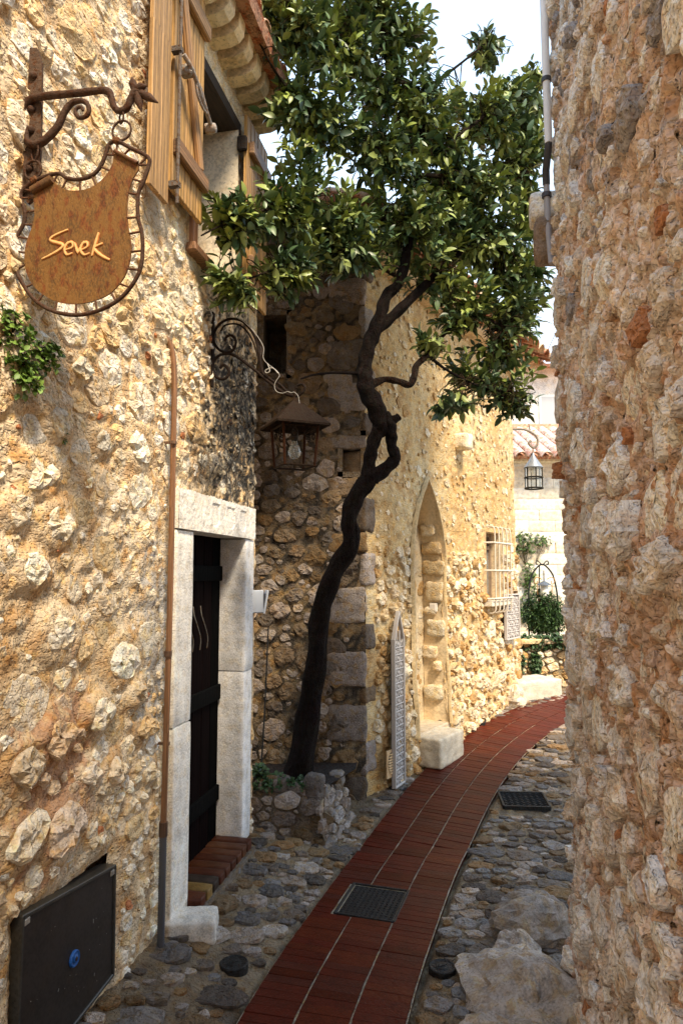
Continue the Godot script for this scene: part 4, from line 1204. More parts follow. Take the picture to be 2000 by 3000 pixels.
# ------------------------------------------------------------------ the brick path
func build_path() -> void:
	var o := Node3D.new(); o.name = "brick_path"; add_child(o)
	tag(o, "narrow curving path of dark red bricks in three lanes", "", "", "structure")
	var pts: Array = []
	for i in PATH_D.size(): pts.append(Vector3(PATH_X[i], 0, -PATH_D[i]))
	var line := smooth_line(pts, 12)
	var at := 0.0; var rows: Array = []
	var seg := 0; var used := 0.0
	var pitch := 0.0505
	for i in line.size() - 1:
		var a: Vector3 = line[i]; var b: Vector3 = line[i + 1]
		var l := a.distance_to(b)
		while used <= l:
			var q := a.lerp(b, used / l)
			rows.append([q, (b - a).normalized()])
			used += pitch
		used -= l
	# mortar sheet under the bricks
	var sh := MB.new(); sh.col = Color(0.42, 0.36, 0.27)
	for k in rows.size():
		var q: Vector3 = rows[k][0]; var d: Vector3 = rows[k][1]
		var s := d.cross(Vector3.UP)
		for w in [-0.3155, 0.3155]:
			var g: Vector3 = q + s * w
			sh.p(Vector3(g.x, ground_y(g.x, -g.z) - 0.0025, g.z))
	for k in rows.size() - 1: sh.quad(k * 2, k * 2 + 1, k * 2 + 3, k * 2 + 2)
	part("mortar_bed", sh, M.mortar, o)
	var kinds: Array = []
	for c in [Color(0.074, 0.0108, 0.0036), Color(0.080, 0.0165, 0.008), Color(0.090, 0.0136, 0.0043), Color(0.096, 0.0146, 0.0045), Color(0.103, 0.016, 0.005), Color(0.108, 0.023, 0.011), Color(0.126, 0.022, 0.0065)]:
		var mb := MB.new(); mb.col = c
		mb.box(Vector3(), Vector3(1, 0.04, 0.0494), Basis(), 0.0015)
		kinds.append(mb.mesh(M.brick))
	var man := Vector3(0.163, 0, -3.715)
	var list: Array = []
	for k in rows.size():
		var q: Vector3 = rows[k][0]; var d: Vector3 = rows[k][1]
		if -q.z < 1.9: continue
		var s := d.cross(Vector3.UP)
		var inman := absf((man - q).dot(d)) < 0.185
		for lane in 3:
			var w := 0.2005; var off := (lane - 1) * 0.2095
			if inman and lane == 1: continue
			if inman and lane == 0: w = 0.095; off = -0.2615
			off += rng.randf_range(-0.0012, 0.0012)
			var g: Vector3 = q + s * off
			var b := Basis(s * w, Vector3.UP, -d)
			b = b * Basis(Vector3(0, 0, 1), 0.0)
			var yy := ground_y(g.x, -g.z) - 0.016 + rng.randf_range(-0.0014, 0.0014)
			var sl := 0.085 if -g.z > 4.4 else 0.0
			var up := Vector3(rng.randf_range(-0.008, 0.008), 1, sl + rng.randf_range(-0.012, 0.012)).normalized()
			var f := (-d - up * (-d).dot(up)).normalized()
			list.append([-g.z, Transform3D(Basis(up.cross(f) * w, up, f), Vector3(g.x, yy, g.z)), clampi(int(3.0 + 5.0 * nz(g.x, g.z, 500.0, lane * 40.0) + rng.randf_range(-0.9, 0.9)), 0, 6)])
	list.sort_custom(func(a, b): return a[0] < b[0])
	var rest: Array = []
	for i in list.size():
		if i < 300: inst("brick", kinds[list[i][2]], o, list[i][1])
		else: rest.append(list[i])
	var far := MB.new()
	for q in rest:
		far.col = [Color(0.082, 0.0122, 0.004), Color(0.090, 0.0136, 0.0043), Color(0.096, 0.0146, 0.0045), Color(0.103, 0.016, 0.005)][q[2] % 4]
		var t: Transform3D = q[1]
		far.box(t.origin, Vector3(1, 0.04, 0.0494), t.basis, 0.002)
	part("small_bricks", far, M.brick, o).set_meta("kind", "stuff")

func build_street_things() -> void:
	# manhole cover in the brick path
	var d := Vector3(0.30, 0, -0.954).normalized()
	var mx := Transform3D(Basis(d.cross(Vector3.UP), Vector3.UP, -d), Vector3(0.163, 0, -3.715))
	var m := thing("manhole_cover", "square black cast iron manhole cover set in the brick path", "manhole cover", mx)
	slab("plate", m, M.cast, Color(0.022, 0.021, 0.022), Vector3(0.0, -0.012, 0), Vector3(0.285, 0.02, 0.325), Basis(), 0.003)
	var fr := MB.new(); fr.col = Color(0.03, 0.028, 0.028)
	for s in [-1.0, 1.0]:
		fr.box(Vector3(s * 0.152, -0.008, 0), Vector3(0.014, 0.03, 0.355), Basis(), 0.002)
		fr.box(Vector3(0, -0.0085, s * 0.172), Vector3(0.29, 0.03, 0.013), Basis(), 0.002)
	part("frame", fr, M.cast, m)
	var st := MB.new(); st.col = Color(0.03, 0.029, 0.03)
	for i in 11:
		for j in 13: st.box(Vector3(-0.125 + i * 0.025, -0.001, -0.148 + j * 0.0247), Vector3(0.013, 0.006, 0.005), Basis(Vector3.UP, 0.8 if (i + j) % 2 else -0.8), 0.0015)
	part("raised_pattern", st, M.cast, m)
	for q in [["valve_cap", "small round black valve cap in the cobbles left of the path", -0.46, 3.083, 0.062], ["valve_cap", "small black valve cap at the right edge of the path", 0.435, 3.115, 0.06]]:
		var c := thing(q[0], q[1], "valve cap", Transform3D(Basis(), Vector3(q[2], ground_y(q[2], q[3]) + 0.004, -q[3])), "valve caps beside the path")
		var mb := MB.new(); mb.col = Color(0.025, 0.025, 0.027)
		mb.lathe(Vector3(0, -0.03, 0), [Vector2(q[4], 0.0), Vector2(q[4], 0.034), Vector2(q[4] - 0.006, 0.038), Vector2(q[4] - 0.012, 0.034), Vector2(0.03, 0.034), Vector2(0.026, 0.038), Vector2(0.0, 0.038)], 24)
		part("lid", mb, M.cast, c)
		mb = MB.new(); mb.col = Color(0.03, 0.03, 0.03)
		mb.box(Vector3(0, 0.009, 0), Vector3(0.04, 0.006, 0.01), Basis(Vector3.UP, 0.4), 0.002)
		part("lift_bar", mb, M.cast, c)
	for q in [["black iron drain grate in the right hand cobbles", 1.31, 5.085, 0.32, 0.25, 0.22], ["small dark drain cover against the foot of the ochre house", 1.30, 6.98, 0.26, 0.17, 1.0]]:
		var gx := Transform3D(Basis(Vector3(1, 0, 0).rotated(Vector3.UP, -q[5] * 0.3), Vector3(0, 1, 0.085).normalized(), Vector3(0, -0.085, 1).normalized().rotated(Vector3.UP, -q[5] * 0.3)).orthonormalized(), Vector3(q[1], ground_y(q[1], q[2]) + 0.012, -q[2]))
		var g := thing("drain_grate", q[0], "drain grate", gx, "drains in the lane")
		var f := MB.new(); f.col = Color(0.03, 0.032, 0.034)
		for s in [-1.0, 1.0]:
			f.box(Vector3(s * q[3] * 0.5, 0, 0), Vector3(0.014, 0.03, q[4]), Basis(), 0.002)
			f.box(Vector3(0, -0.0006, s * q[4] * 0.5), Vector3(q[3], 0.03, 0.014), Basis(), 0.002)
		part("frame", f, M.cast, g)
		slab("pit", g, M.dark, Color(1, 1, 1), Vector3(0, -0.03, 0), Vector3(q[3], 0.01, q[4]))
		for k in 9:
			var b := MB.new(); b.col = Color(0.035, 0.037, 0.04)
			var z: float = -q[4] * 0.5 + q[4] * (k + 0.5) / 9.0
			var w: Array = []
			for i in 17: w.append(Vector3(-q[3] * 0.5 + q[3] * i / 16.0, 0.003, z + 0.006 * (1.0 if i % 2 else -1.0)))
			b.tube(w, [0.0055], 5)
			part("bar", b, M.cast, g)
	# stone by the door
	var sb := MB.new()
	rough_box(sb, Vector3(0, -0.012, 0), Vector3(0.238, 0.11, 0.174), Basis(), 11, 0.022, 0.007, Color(0.80, 0.74, 0.66))
	tag(part("step_stone", sb, M.dressed, self, Transform3D(Basis(Vector3.UP, 0.1), Vector3(-0.685, 0.115, -3.26))), "low pale stone block with worn edges in front of the left door jamb", "step")
	var ns := MB.new()
	rough_box(ns, Vector3(), Vector3(0.47, 0.24, 0.26), Basis(), 14, 0.014, 0.010, Color(0.66, 0.58, 0.45))
	tag(part("stone_step", ns, M.dressed, self, Transform3D(frame(Vector3(), Vector3(0.65, 0, -1)).basis, frame(Vector3(0.18, 0, -5.15), Vector3(0.65, 0, -1)) * Vector3(1.0, 0.24, 0.11))), "pale square stone step below the arched recess", "step")
	var L := frame(Vector3(-1.444, 0, 0), Vector3(0.2, 0, -1))
	var S := frame(Vector3(0.18, 0, -5.15), Vector3(0.65, 0, -1))
	# copper pipe
	var p := thing("copper_pipe", "thin brown copper pipe running down beside the white door surround", "pipe", L * Transform3D(Basis(), Vector3(3.175, 0.0, -0.035)))
	var c := MB.new(); c.col = Color(0.42, 0.21, 0.10)
	c.tube(smooth_line(v3([-0.035, 2.80, -0.03, -0.022, 2.80, 0.03, 0.0, 2.75, 0.062, 0.012, 2.62, 0.075, 0.008, 2.3, 0.08, 0.0, 1.6, 0.085, -0.012, 0.85, 0.085, -0.016, 0.58, 0.085]), 6), [0.0135], 12)
	part("pipe", c, M.copper, p)
	c = MB.new(); c.col = Color(0.20, 0.11, 0.07)
	c.tube(v3([-0.009, 1.33, 0.085, -0.0095, 1.355, 0.085]), [0.018], 12)
	part("joint", c, M.copper, p)
	c = MB.new(); c.col = Color(0.20, 0.11, 0.07)
	c.tube(v3([-0.0155, 0.56, 0.085, -0.0155, 0.62, 0.085]), [0.019], 12)
	part("joint", c, M.copper, p)
	c = MB.new(); c.col = Color(0.075, 0.075, 0.085)
	var rp: Array = []; var rr: Array = []
	for k in 111:
		rp.append(Vector3(-0.016, 0.59 - 0.005 * k, 0.085)); rr.append(0.017 if k % 2 else 0.0145)
	c.tube(rp, rr, 10)
	part("ribbed_sleeve", c, M.plain, p)
	for y in [0.95, 2.3]:
		c = MB.new(); c.col = Color(0.25, 0.14, 0.08)
		c.tube(v3([-0.004, y - 0.007, 0.084, -0.004, y + 0.007, 0.084]), [0.0165], 10)
		c.box(Vector3(-0.004, y, 0.045), Vector3(0.01, 0.012, 0.07))
		part("clip", c, M.copper, p)
	# meter cabinet
	var mc := thing("meter_cabinet", "dark grey metal cabinet door with a blue round lock low on the left wall", "cabinet", L * Transform3D(Basis(), Vector3(2.53, 0.36, 0.0)))
	var body := MB.new(); body.col = Color(0.040, 0.035, 0.030)
	body.prism(PackedVector2Array([Vector2(-0.27, -0.24), Vector2(0.285, -0.185), Vector2(0.275, 0.205), Vector2(-0.265, 0.275)]), 0.002, 0.016)
	part("door", body, M.steel, mc)
	var rim := MB.new(); rim.col = Color(0.07, 0.065, 0.058)
	var cs := [Vector3(-0.275, -0.245, -0.012), Vector3(0.29, -0.19, -0.012), Vector3(0.28, 0.212, -0.012), Vector3(-0.27, 0.282, -0.012)]
	for k in 4:
		var a: Vector3 = cs[k]; var b: Vector3 = cs[(k + 1) % 4]
		var dd := (b - a).normalized()
		rim.box((a + b) * 0.5, Vector3(a.distance_to(b) + 0.012, 0.014, 0.07), Basis(dd, Vector3(0, 0, 1).cross(dd), Vector3(0, 0, 1)), 0.003)
	part("rim", rim, M.steel, mc)
	var lk := MB.new(); lk.col = Color(0.012, 0.10, 0.36)
	var fw := Basis(Vector3.RIGHT, PI / 2)
	lk.lathe(Vector3(0.02, 0.01, 0.015), [Vector2(0.027, 0.0), Vector2(0.027, 0.008), Vector2(0.024, 0.011), Vector2(0.021, 0.008), Vector2(0.013, 0.008), Vector2(0.012, 0.012), Vector2(0, 0.012)], 24, fw)
	var lock := part("lock", lk, M.plain, mc)
	lk = MB.new(); lk.col = Color(0.02, 0.015, 0.012)
	lk.lathe(Vector3(0.02, 0.01, 0.026), [Vector2(0.007, 0.0), Vector2(0.007, 0.003), Vector2(0, 0.003)], 10, fw)
	part("keyhole", lk, M.plain, lock)
	lk = MB.new(); lk.col = Color(0.4, 0.38, 0.34)
	for q in [[-0.25, 0.26], [0.265, 0.195]]: lk.box(Vector3(q[0], q[1], 0.018), Vector3(0.03, 0.02, 0.006), Basis(), 0.002)
	part("corner_tab", lk, M.steel, mc)
	var sf := MB.new(); sf.col = Color(0.30, 0.29, 0.27)
	for k in 26:
		var u := rng.randf_range(-0.24, 0.25); var w := rng.randf_range(-0.19, 0.18)
		sf.box(Vector3(u, w, 0.0163), Vector3(rng.randf_range(0.001, 0.003), rng.randf_range(0.001, 0.016) if k % 4 == 0 else 0.002, 0.0006), Basis(Vector3(0, 0, 1), rng.randf_range(-0.9, 0.9)))
	part("scuff_marks", sf, M.plain, mc).set_meta("kind", "stuff")
	# intercom
	var ic := thing("intercom_box", "small pale grey intercom box beside the right door jamb", "intercom", Transform3D(Basis(Vector3.UP, 0.25), Vector3(-0.538, 1.52, -4.40)))
	slab("case", ic, M.plain, Color(0.55, 0.60, 0.68), Vector3(0, 0, 0), Vector3(0.075, 0.145, 0.07), Basis(Vector3.RIGHT, -0.06), 0.006)
	slab("cover", ic, M.plain, Color(0.62, 0.66, 0.72), Vector3(0.05, 0.0, 0.01), Vector3(0.012, 0.15, 0.085), Basis(Vector3(0, 0, 1), -0.16), 0.003)
	slab("recess", ic, M.plain, Color(0.04, 0.045, 0.06), Vector3(0.041, -0.005, 0.008), Vector3(0.008, 0.115, 0.055))
	# thin stake in the planter
	var sk := MB.new(); sk.col = Color(0.02, 0.022, 0.02)
	sk.tube(v3([-0.478, 1.35, -4.52, -0.50, 0.8, -4.55, -0.53, 0.30, -4.58]), [0.005, 0.006, 0.007], 6)
	tag(part("plant_stake", sk, M.plain, self), "thin dark stake standing in the planter left of the trunk", "stake")
	# carved lattice panels on the ochre house
	lattice("lattice_panel", "tall pointed white lattice shutter standing at the foot of the ochre house", S * Transform3D(Basis(Vector3.UP, 0.10), Vector3(0.345, 0.09, 0.085)), 0.19, 1.10, 0.21, 3, 20)
	lattice("lattice_panel", "small square white lattice panel below the barred window", S * Transform3D(Basis(Vector3.UP, -0.05), Vector3(3.02, 0.985, 0.075)), 0.37, 0.48, 0.0, 5, 7)
	# vent
	var vt := thing("air_vent", "small beige louvred vent at the foot of the ochre house's corner", "vent", S * Transform3D(Basis(), Vector3(0.235, 0.27, 0.075)))
	slab("plate", vt, M.plain, Color(0.62, 0.42, 0.22), Vector3(), Vector3(0.13, 0.205, 0.012), Basis(), 0.003)
	for k in 8:
		var e := 1.0 - pow(absf(k - 3.5) / 4.6, 2.0)
		slab("slat", vt, M.plain, Color(0.66, 0.46, 0.25), Vector3(0, -0.068 + k * 0.0195, 0.010), Vector3(0.1 * e, 0.008, 0.014), Basis(Vector3.RIGHT, 0.6), 0.001)
		slab("slot", vt, M.dark, Color(1, 1, 1), Vector3(0, -0.0585 + k * 0.0195, 0.0035), Vector3(0.1 * e, 0.009, 0.006))
	# overhead wire
	var ow := MB.new(); ow.col = Color(0.2, 0.2, 0.2)
	ow.tube(v3([1.2, 4.9, -3.6, 2.3, 4.35, -6.9, 3.0, 4.4, -11.4]), [0.004], 5)
	tag(part("overhead_wire", ow, M.plain, self), "thin wire crossing above the far roofs", "wire")

func lattice(called: String, label: String, xf: Transform3D, w: float, h: float, peak: float, nx: int, ny: int) -> void:
	var t := thing(called, label, "lattice panel", xf, "white lattice panels on the ochre house")
	var col := Color(0.50, 0.46, 0.43)
	var fr := MB.new(); fr.col = col
	var out := [Vector3(-w / 2, 0, 0), Vector3(w / 2, 0, 0), Vector3(w / 2, h, 0)]
	if peak > 0.0: out.append(Vector3(0, h + peak, 0))
	out.append(Vector3(-w / 2, h, 0))
	for k in out.size():
		var a: Vector3 = out[k]; var b: Vector3 = out[(k + 1) % out.size()]
		var d := (b - a).normalized()
		fr.box((a + b) * 0.5 + Vector3(0, 0, 0.0004 * k), Vector3(a.distance_to(b) + 0.012, 0.016, 0.034), Basis(d, Vector3(0, 0, 1).cross(d), Vector3(0, 0, 1)), 0.003)
	part("frame", fr, M.plain, t)
	slab("backing", t, M.plain, Color(0.05, 0.055, 0.075), Vector3(0, h * 0.5, -0.018), Vector3(w - 0.01, h - 0.02, 0.01))
	var dx := (w - 0.016) / nx; var dy := (h - 0.02) / ny
	# a bar for each row and column, with lozenge bosses where they cross
	for j in range(1, ny): slab("bar", t, M.plain, col, Vector3(0, 0.01 + dy * j, 0.001), Vector3(w - 0.014, 0.011, 0.016), Basis(), 0.003)
	for i in range(1, nx): slab("bar", t, M.plain, col, Vector3(-w / 2 + 0.008 + dx * i, (h + peak * 0.35) * 0.5, -0.002), Vector3(0.011, h + peak * 0.35 - 0.02, 0.016), Basis(), 0.003)
	var bs := MB.new(); bs.col = col
	for j in ny:
		for i in nx:
			var c := Vector3(-w / 2 + 0.008 + dx * (i + 0.5), 0.01 + dy * (j + 0.5), 0.0)
			if (i + j) % 2 == 0:
				bs.box(c, Vector3(dx * 0.52, dx * 0.52, 0.013), Basis(Vector3(0, 0, 1), PI / 4), 0.003)
			else:
				bs.box(c, Vector3(dx * 1.25, 0.008, 0.011), Basis(Vector3(0, 0, 1), 0.75), 0.002)
				bs.box(c + Vector3(0, 0, 0.001), Vector3(dx * 1.25, 0.008, 0.011), Basis(Vector3(0, 0, 1), -0.75), 0.002)
	part("tracery", bs, M.plain, t)

# ------------------------------------------------------------------ the hanging sign
func build_sign() -> void:
	var L := frame(Vector3(-1.444, 0, 0), Vector3(0.2, 0, -1))
	var fx := Transform3D(Basis(L.basis.z, Vector3.UP, -L.basis.x), L * Vector3(2.12, 0, 0))
	var iron := Color(0.085, 0.048, 0.032)
	var br := thing("sign_bracket", "forged iron bracket with scroll and bird beak tip holding the sign", "bracket", fx)
	var mb := MB.new(); mb.col = Color(0.11, 0.068, 0.044)
	mb.prism(PackedVector2Array([Vector2(-0.02, 3.40), Vector2(0.004, 3.40), Vector2(0.022, 3.35), Vector2(0.024, 3.3), Vector2(0.030, 3.05), Vector2(0.026, 2.95), Vector2(0.018, 2.89), Vector2(-0.004, 2.87), Vector2(-0.024, 2.9), Vector2(-0.026, 3.05), Vector2(-0.02, 3.32)]), 0.0, 0.012)
	part("wall_bar", mb, M.iron, br, Transform3D(Basis(Vector3.UP, 0.15), Vector3(0.036, 0, -0.012)))
	for y in [3.30, 3.185, 3.115, 2.985]:
		mb = MB.new(); mb.col = iron
		mb.lathe(Vector3(0.032, y, 0.0), [Vector2(0.014, 0.0), Vector2(0.013, 0.008), Vector2(0.008, 0.014), Vector2(0, 0.016)], 10, Basis(Vector3(0, 0, 1), -PI / 2 + 0.6) * Basis(Vector3.RIGHT, 0.5))
		part("rivet", mb, M.iron, br)
	mb = MB.new(); mb.col = iron
	var a1 := p2([0.026, 3.093, 0.014, 3.148, 0.012, 3.184, 0.033, 3.210, 0.080, 3.216, 0.197, 3.210, 0.300, 3.204, 0.320, 3.178, 0.331, 3.145, 0.350, 3.129, 0.374, 3.136, 0.388, 3.165, 0.402, 3.184, 0.425, 3.176, 0.445, 3.160], 0.012)
	mb.tube(smooth_line(a1, 6), smooth_radii([0.010, 0.0105, 0.0105, 0.0115, 0.012, 0.0115, 0.011, 0.0105, 0.010, 0.0105, 0.011, 0.0115, 0.0125, 0.011, 0.005], 6), 10, false, 0.04)
	part("arm", mb, M.iron, br)
	mb = MB.new(); mb.col = iron
	var a2 := p2([0.026, 3.093, 0.031, 3.071, 0.059, 3.056, 0.092, 3.066, 0.134, 3.102, 0.163, 3.157, 0.192, 3.182, 0.229, 3.177, 0.245, 3.151, 0.237, 3.129, 0.213, 3.126, 0.198, 3.143, 0.202, 3.159, 0.217, 3.161, 0.224, 3.148], 0.012)
	mb.tube(smooth_line(a2, 6), smooth_radii([0.010, 0.011, 0.012, 0.0125, 0.012, 0.0105, 0.009, 0.008, 0.0075, 0.007, 0.0065, 0.006, 0.0055, 0.005, 0.004], 6), 10, false, 0.04)
	part("scroll", mb, M.iron, br)
	for q in [[0.400, 3.187, 0.388, 3.235], [0.408, 3.18, 0.424, 3.115], [0.418, 3.178, 0.478, 3.138], [0.405, 3.19, 0.44, 3.2]]:
		mb = MB.new(); mb.col = iron
		mb.tube([Vector3(q[0], q[1], 0.012), Vector3((q[0] + q[2]) * 0.5, (q[1] + q[3]) * 0.5, 0.016), Vector3(q[2], q[3], 0.012)], [0.011, 0.0135, 0.002], 8)
		part("leaf", mb, M.iron, br)
	# rings and the framed plate hang together
	var sg := thing("hanging_sign", "apron shaped rust brown metal shop sign with orange lettering in a railed iron frame", "sign", fx)
	for q in [[0.060, 3.036, 0.016, 0.033, 0.0028], [0.056, 2.972, 0.029, 0.031, 0.004], [0.357, 3.107, 0.010, 0.019, 0.003], [0.359, 3.064, 0.031, 0.032, 0.0035]]:
		mb = MB.new(); mb.col = iron
		var ring: Array = []
		for k in 28: ring.append(Vector3(q[0] + cos(TAU * k / 28) * q[2], q[1] + sin(TAU * k / 28) * q[3], 0.012 + (0.006 * cos(TAU * k / 28) if q[2] < 0.02 else 0.0)))
		mb.tube(ring, [q[4]], 8, true)
		part("ring", mb, M.iron, sg)
	var fp := p2([0.070, 2.938, 0.143, 2.950, 0.178, 2.930, 0.220, 2.922, 0.262, 2.929, 0.291, 2.955, 0.307, 2.993, 0.318, 3.024, 0.345, 3.031, 0.390, 3.003, 0.447, 2.968, 0.453, 2.941, 0.436, 2.887, 0.420, 2.849, 0.422, 2.777, 0.435, 2.731, 0.440, 2.670, 0.433, 2.610, 0.403, 2.558, 0.358, 2.518, 0.295, 2.493, 0.225, 2.486, 0.153, 2.502, 0.091, 2.537, 0.046, 2.588, 0.012, 2.648, 0.001, 2.712, 0.010, 2.757, 0.030, 2.795, 0.035, 2.835, 0.017, 2.883, 0.026, 2.912], 0.012)
	var fs := smooth_line(fp, 5, true)
	mb = MB.new(); mb.col = iron
	mb.tube(fs, [0.0062], 9, true)
	part("frame", mb, M.iron, sg)
	for q in [[0.063, 2.938, 0.5], [0.343, 3.033, -0.2]]:
		mb = MB.new(); mb.col = Color(0.17, 0.075, 0.035)
		mb.box(Vector3(q[0], q[1], 0.012), Vector3(0.024, 0.018, 0.02), Basis(Vector3(0, 0, 1), q[2]), 0.004)
		part("collar", mb, M.iron, sg)
	var pa := [0.064, 2.900, 0.068, 2.837, 0.064, 2.791, 0.048, 2.747, 0.039, 2.702, 0.046, 2.645, 0.070, 2.598, 0.108, 2.561, 0.157, 2.534, 0.224, 2.521, 0.288, 2.527, 0.340, 2.547, 0.379, 2.588, 0.398, 2.635, 0.402, 2.690, 0.391, 2.747, 0.385, 2.797, 0.388, 2.859, 0.401, 2.902, 0.419, 2.945, 0.343, 2.993, 0.332, 2.961, 0.315, 2.929, 0.287, 2.904, 0.251, 2.888, 0.210, 2.886, 0.173, 2.894, 0.140, 2.917, 0.124, 2.926]
	var poly := PackedVector2Array()
	var sp := smooth_line(p2(pa), 3, true)
	for q in sp: poly.append(Vector2(q.x, q.y))
	mb = MB.new(); mb.col = Color(0.19, 0.090, 0.018)
	mb.prism(poly, 0.008, 0.013)
	part("plate", mb, M.rustplate, sg)
	# the curled upper corners
	for q in [[0.060, 2.899, 0.128, 2.930, 0.013], [0.340, 2.996, 0.418, 2.947, 0.006]]:
		mb = MB.new(); mb.col = Color(0.13, 0.06, 0.016)
		mb.tube([Vector3(q[0], q[1], 0.018), Vector3(q[2], q[3], 0.018)], [q[4]], 14)
		part("curled_edge", mb, M.rustplate, sg)
	var n := fs.size()
	var mids := 0
	for k in range(0, n, 5):                       # rungs between frame and plate
		var a: Vector3 = fs[k]
		var best := 9.0; var to := Vector3()
		for q in sp:
			var dd: float = Vector2(q.x - a.x, q.y - a.y).length()
			if dd < best: best = dd; to = Vector3(q.x, q.y, 0.0105)
		if best > 0.055 or best < 0.015: continue
		mb = MB.new(); mb.col = Color(0.13, 0.07, 0.04)
		mb.tube([a, to + (to - a).normalized() * 0.004], [0.0034], 6)
		part("rung", mb, M.iron, sg)
	# lettering, hand formed
	var word := [[0.190, 2.761, 0.143, 2.746, 0.130, 2.731, 0.171, 2.715, 0.166, 2.701, 0.133, 2.685, 0.103, 2.674],
		[0.182, 2.696, 0.206, 2.702, 0.205, 2.718, 0.189, 2.716, 0.180, 2.698, 0.188, 2.680, 0.208, 2.684],
		[0.213, 2.716, 0.226, 2.682, 0.246, 2.718],
		[0.236, 2.690, 0.257, 2.699, 0.255, 2.713, 0.241, 2.710, 0.235, 2.691, 0.247, 2.674, 0.266, 2.678],
		[0.294, 2.741, 0.283, 2.702, 0.274, 2.668], [0.309, 2.705, 0.281, 2.692, 0.304, 2.667, 0.334, 2.650]]
	for q in word:
		for lay in [[0.0058, Color(0.50, 0.15, 0.015), 0.0130], [0.0036, Color(0.72, 0.42, 0.16), 0.0160]]:
			mb = MB.new(); mb.col = lay[1]
			var ln := smooth_line(p2(q, lay[2]), 5)
			if q.size() == 6 and q[0] < 0.25:           # the v is two straight strokes
				ln = []
				for k in 11: ln.append(Vector3(lerpf(q[0], q[2], k / 5.0), lerpf(q[1], q[3], k / 5.0), lay[2]) if k <= 5 else Vector3(lerpf(q[2], q[4], (k - 5) / 5.0), lerpf(q[3], q[5], (k - 5) / 5.0), lay[2]))
			var rd: Array = []
			for k in ln.size(): rd.append(lay[0] * (0.55 + 0.6 * sin(PI * (k + 0.6) / ln.size()) + 0.12 * sin(k * 2.3)))
			mb.tube(ln, rd, 7)
			part("letter", mb, M.plain, sg, Transform3D(Basis().scaled(Vector3(1, 1, 0.35)), Vector3(0, 0, lay[2] * 0.62 + 0.0006)))
	var sm := MB.new(); sm.col = Color(1, 1, 1)

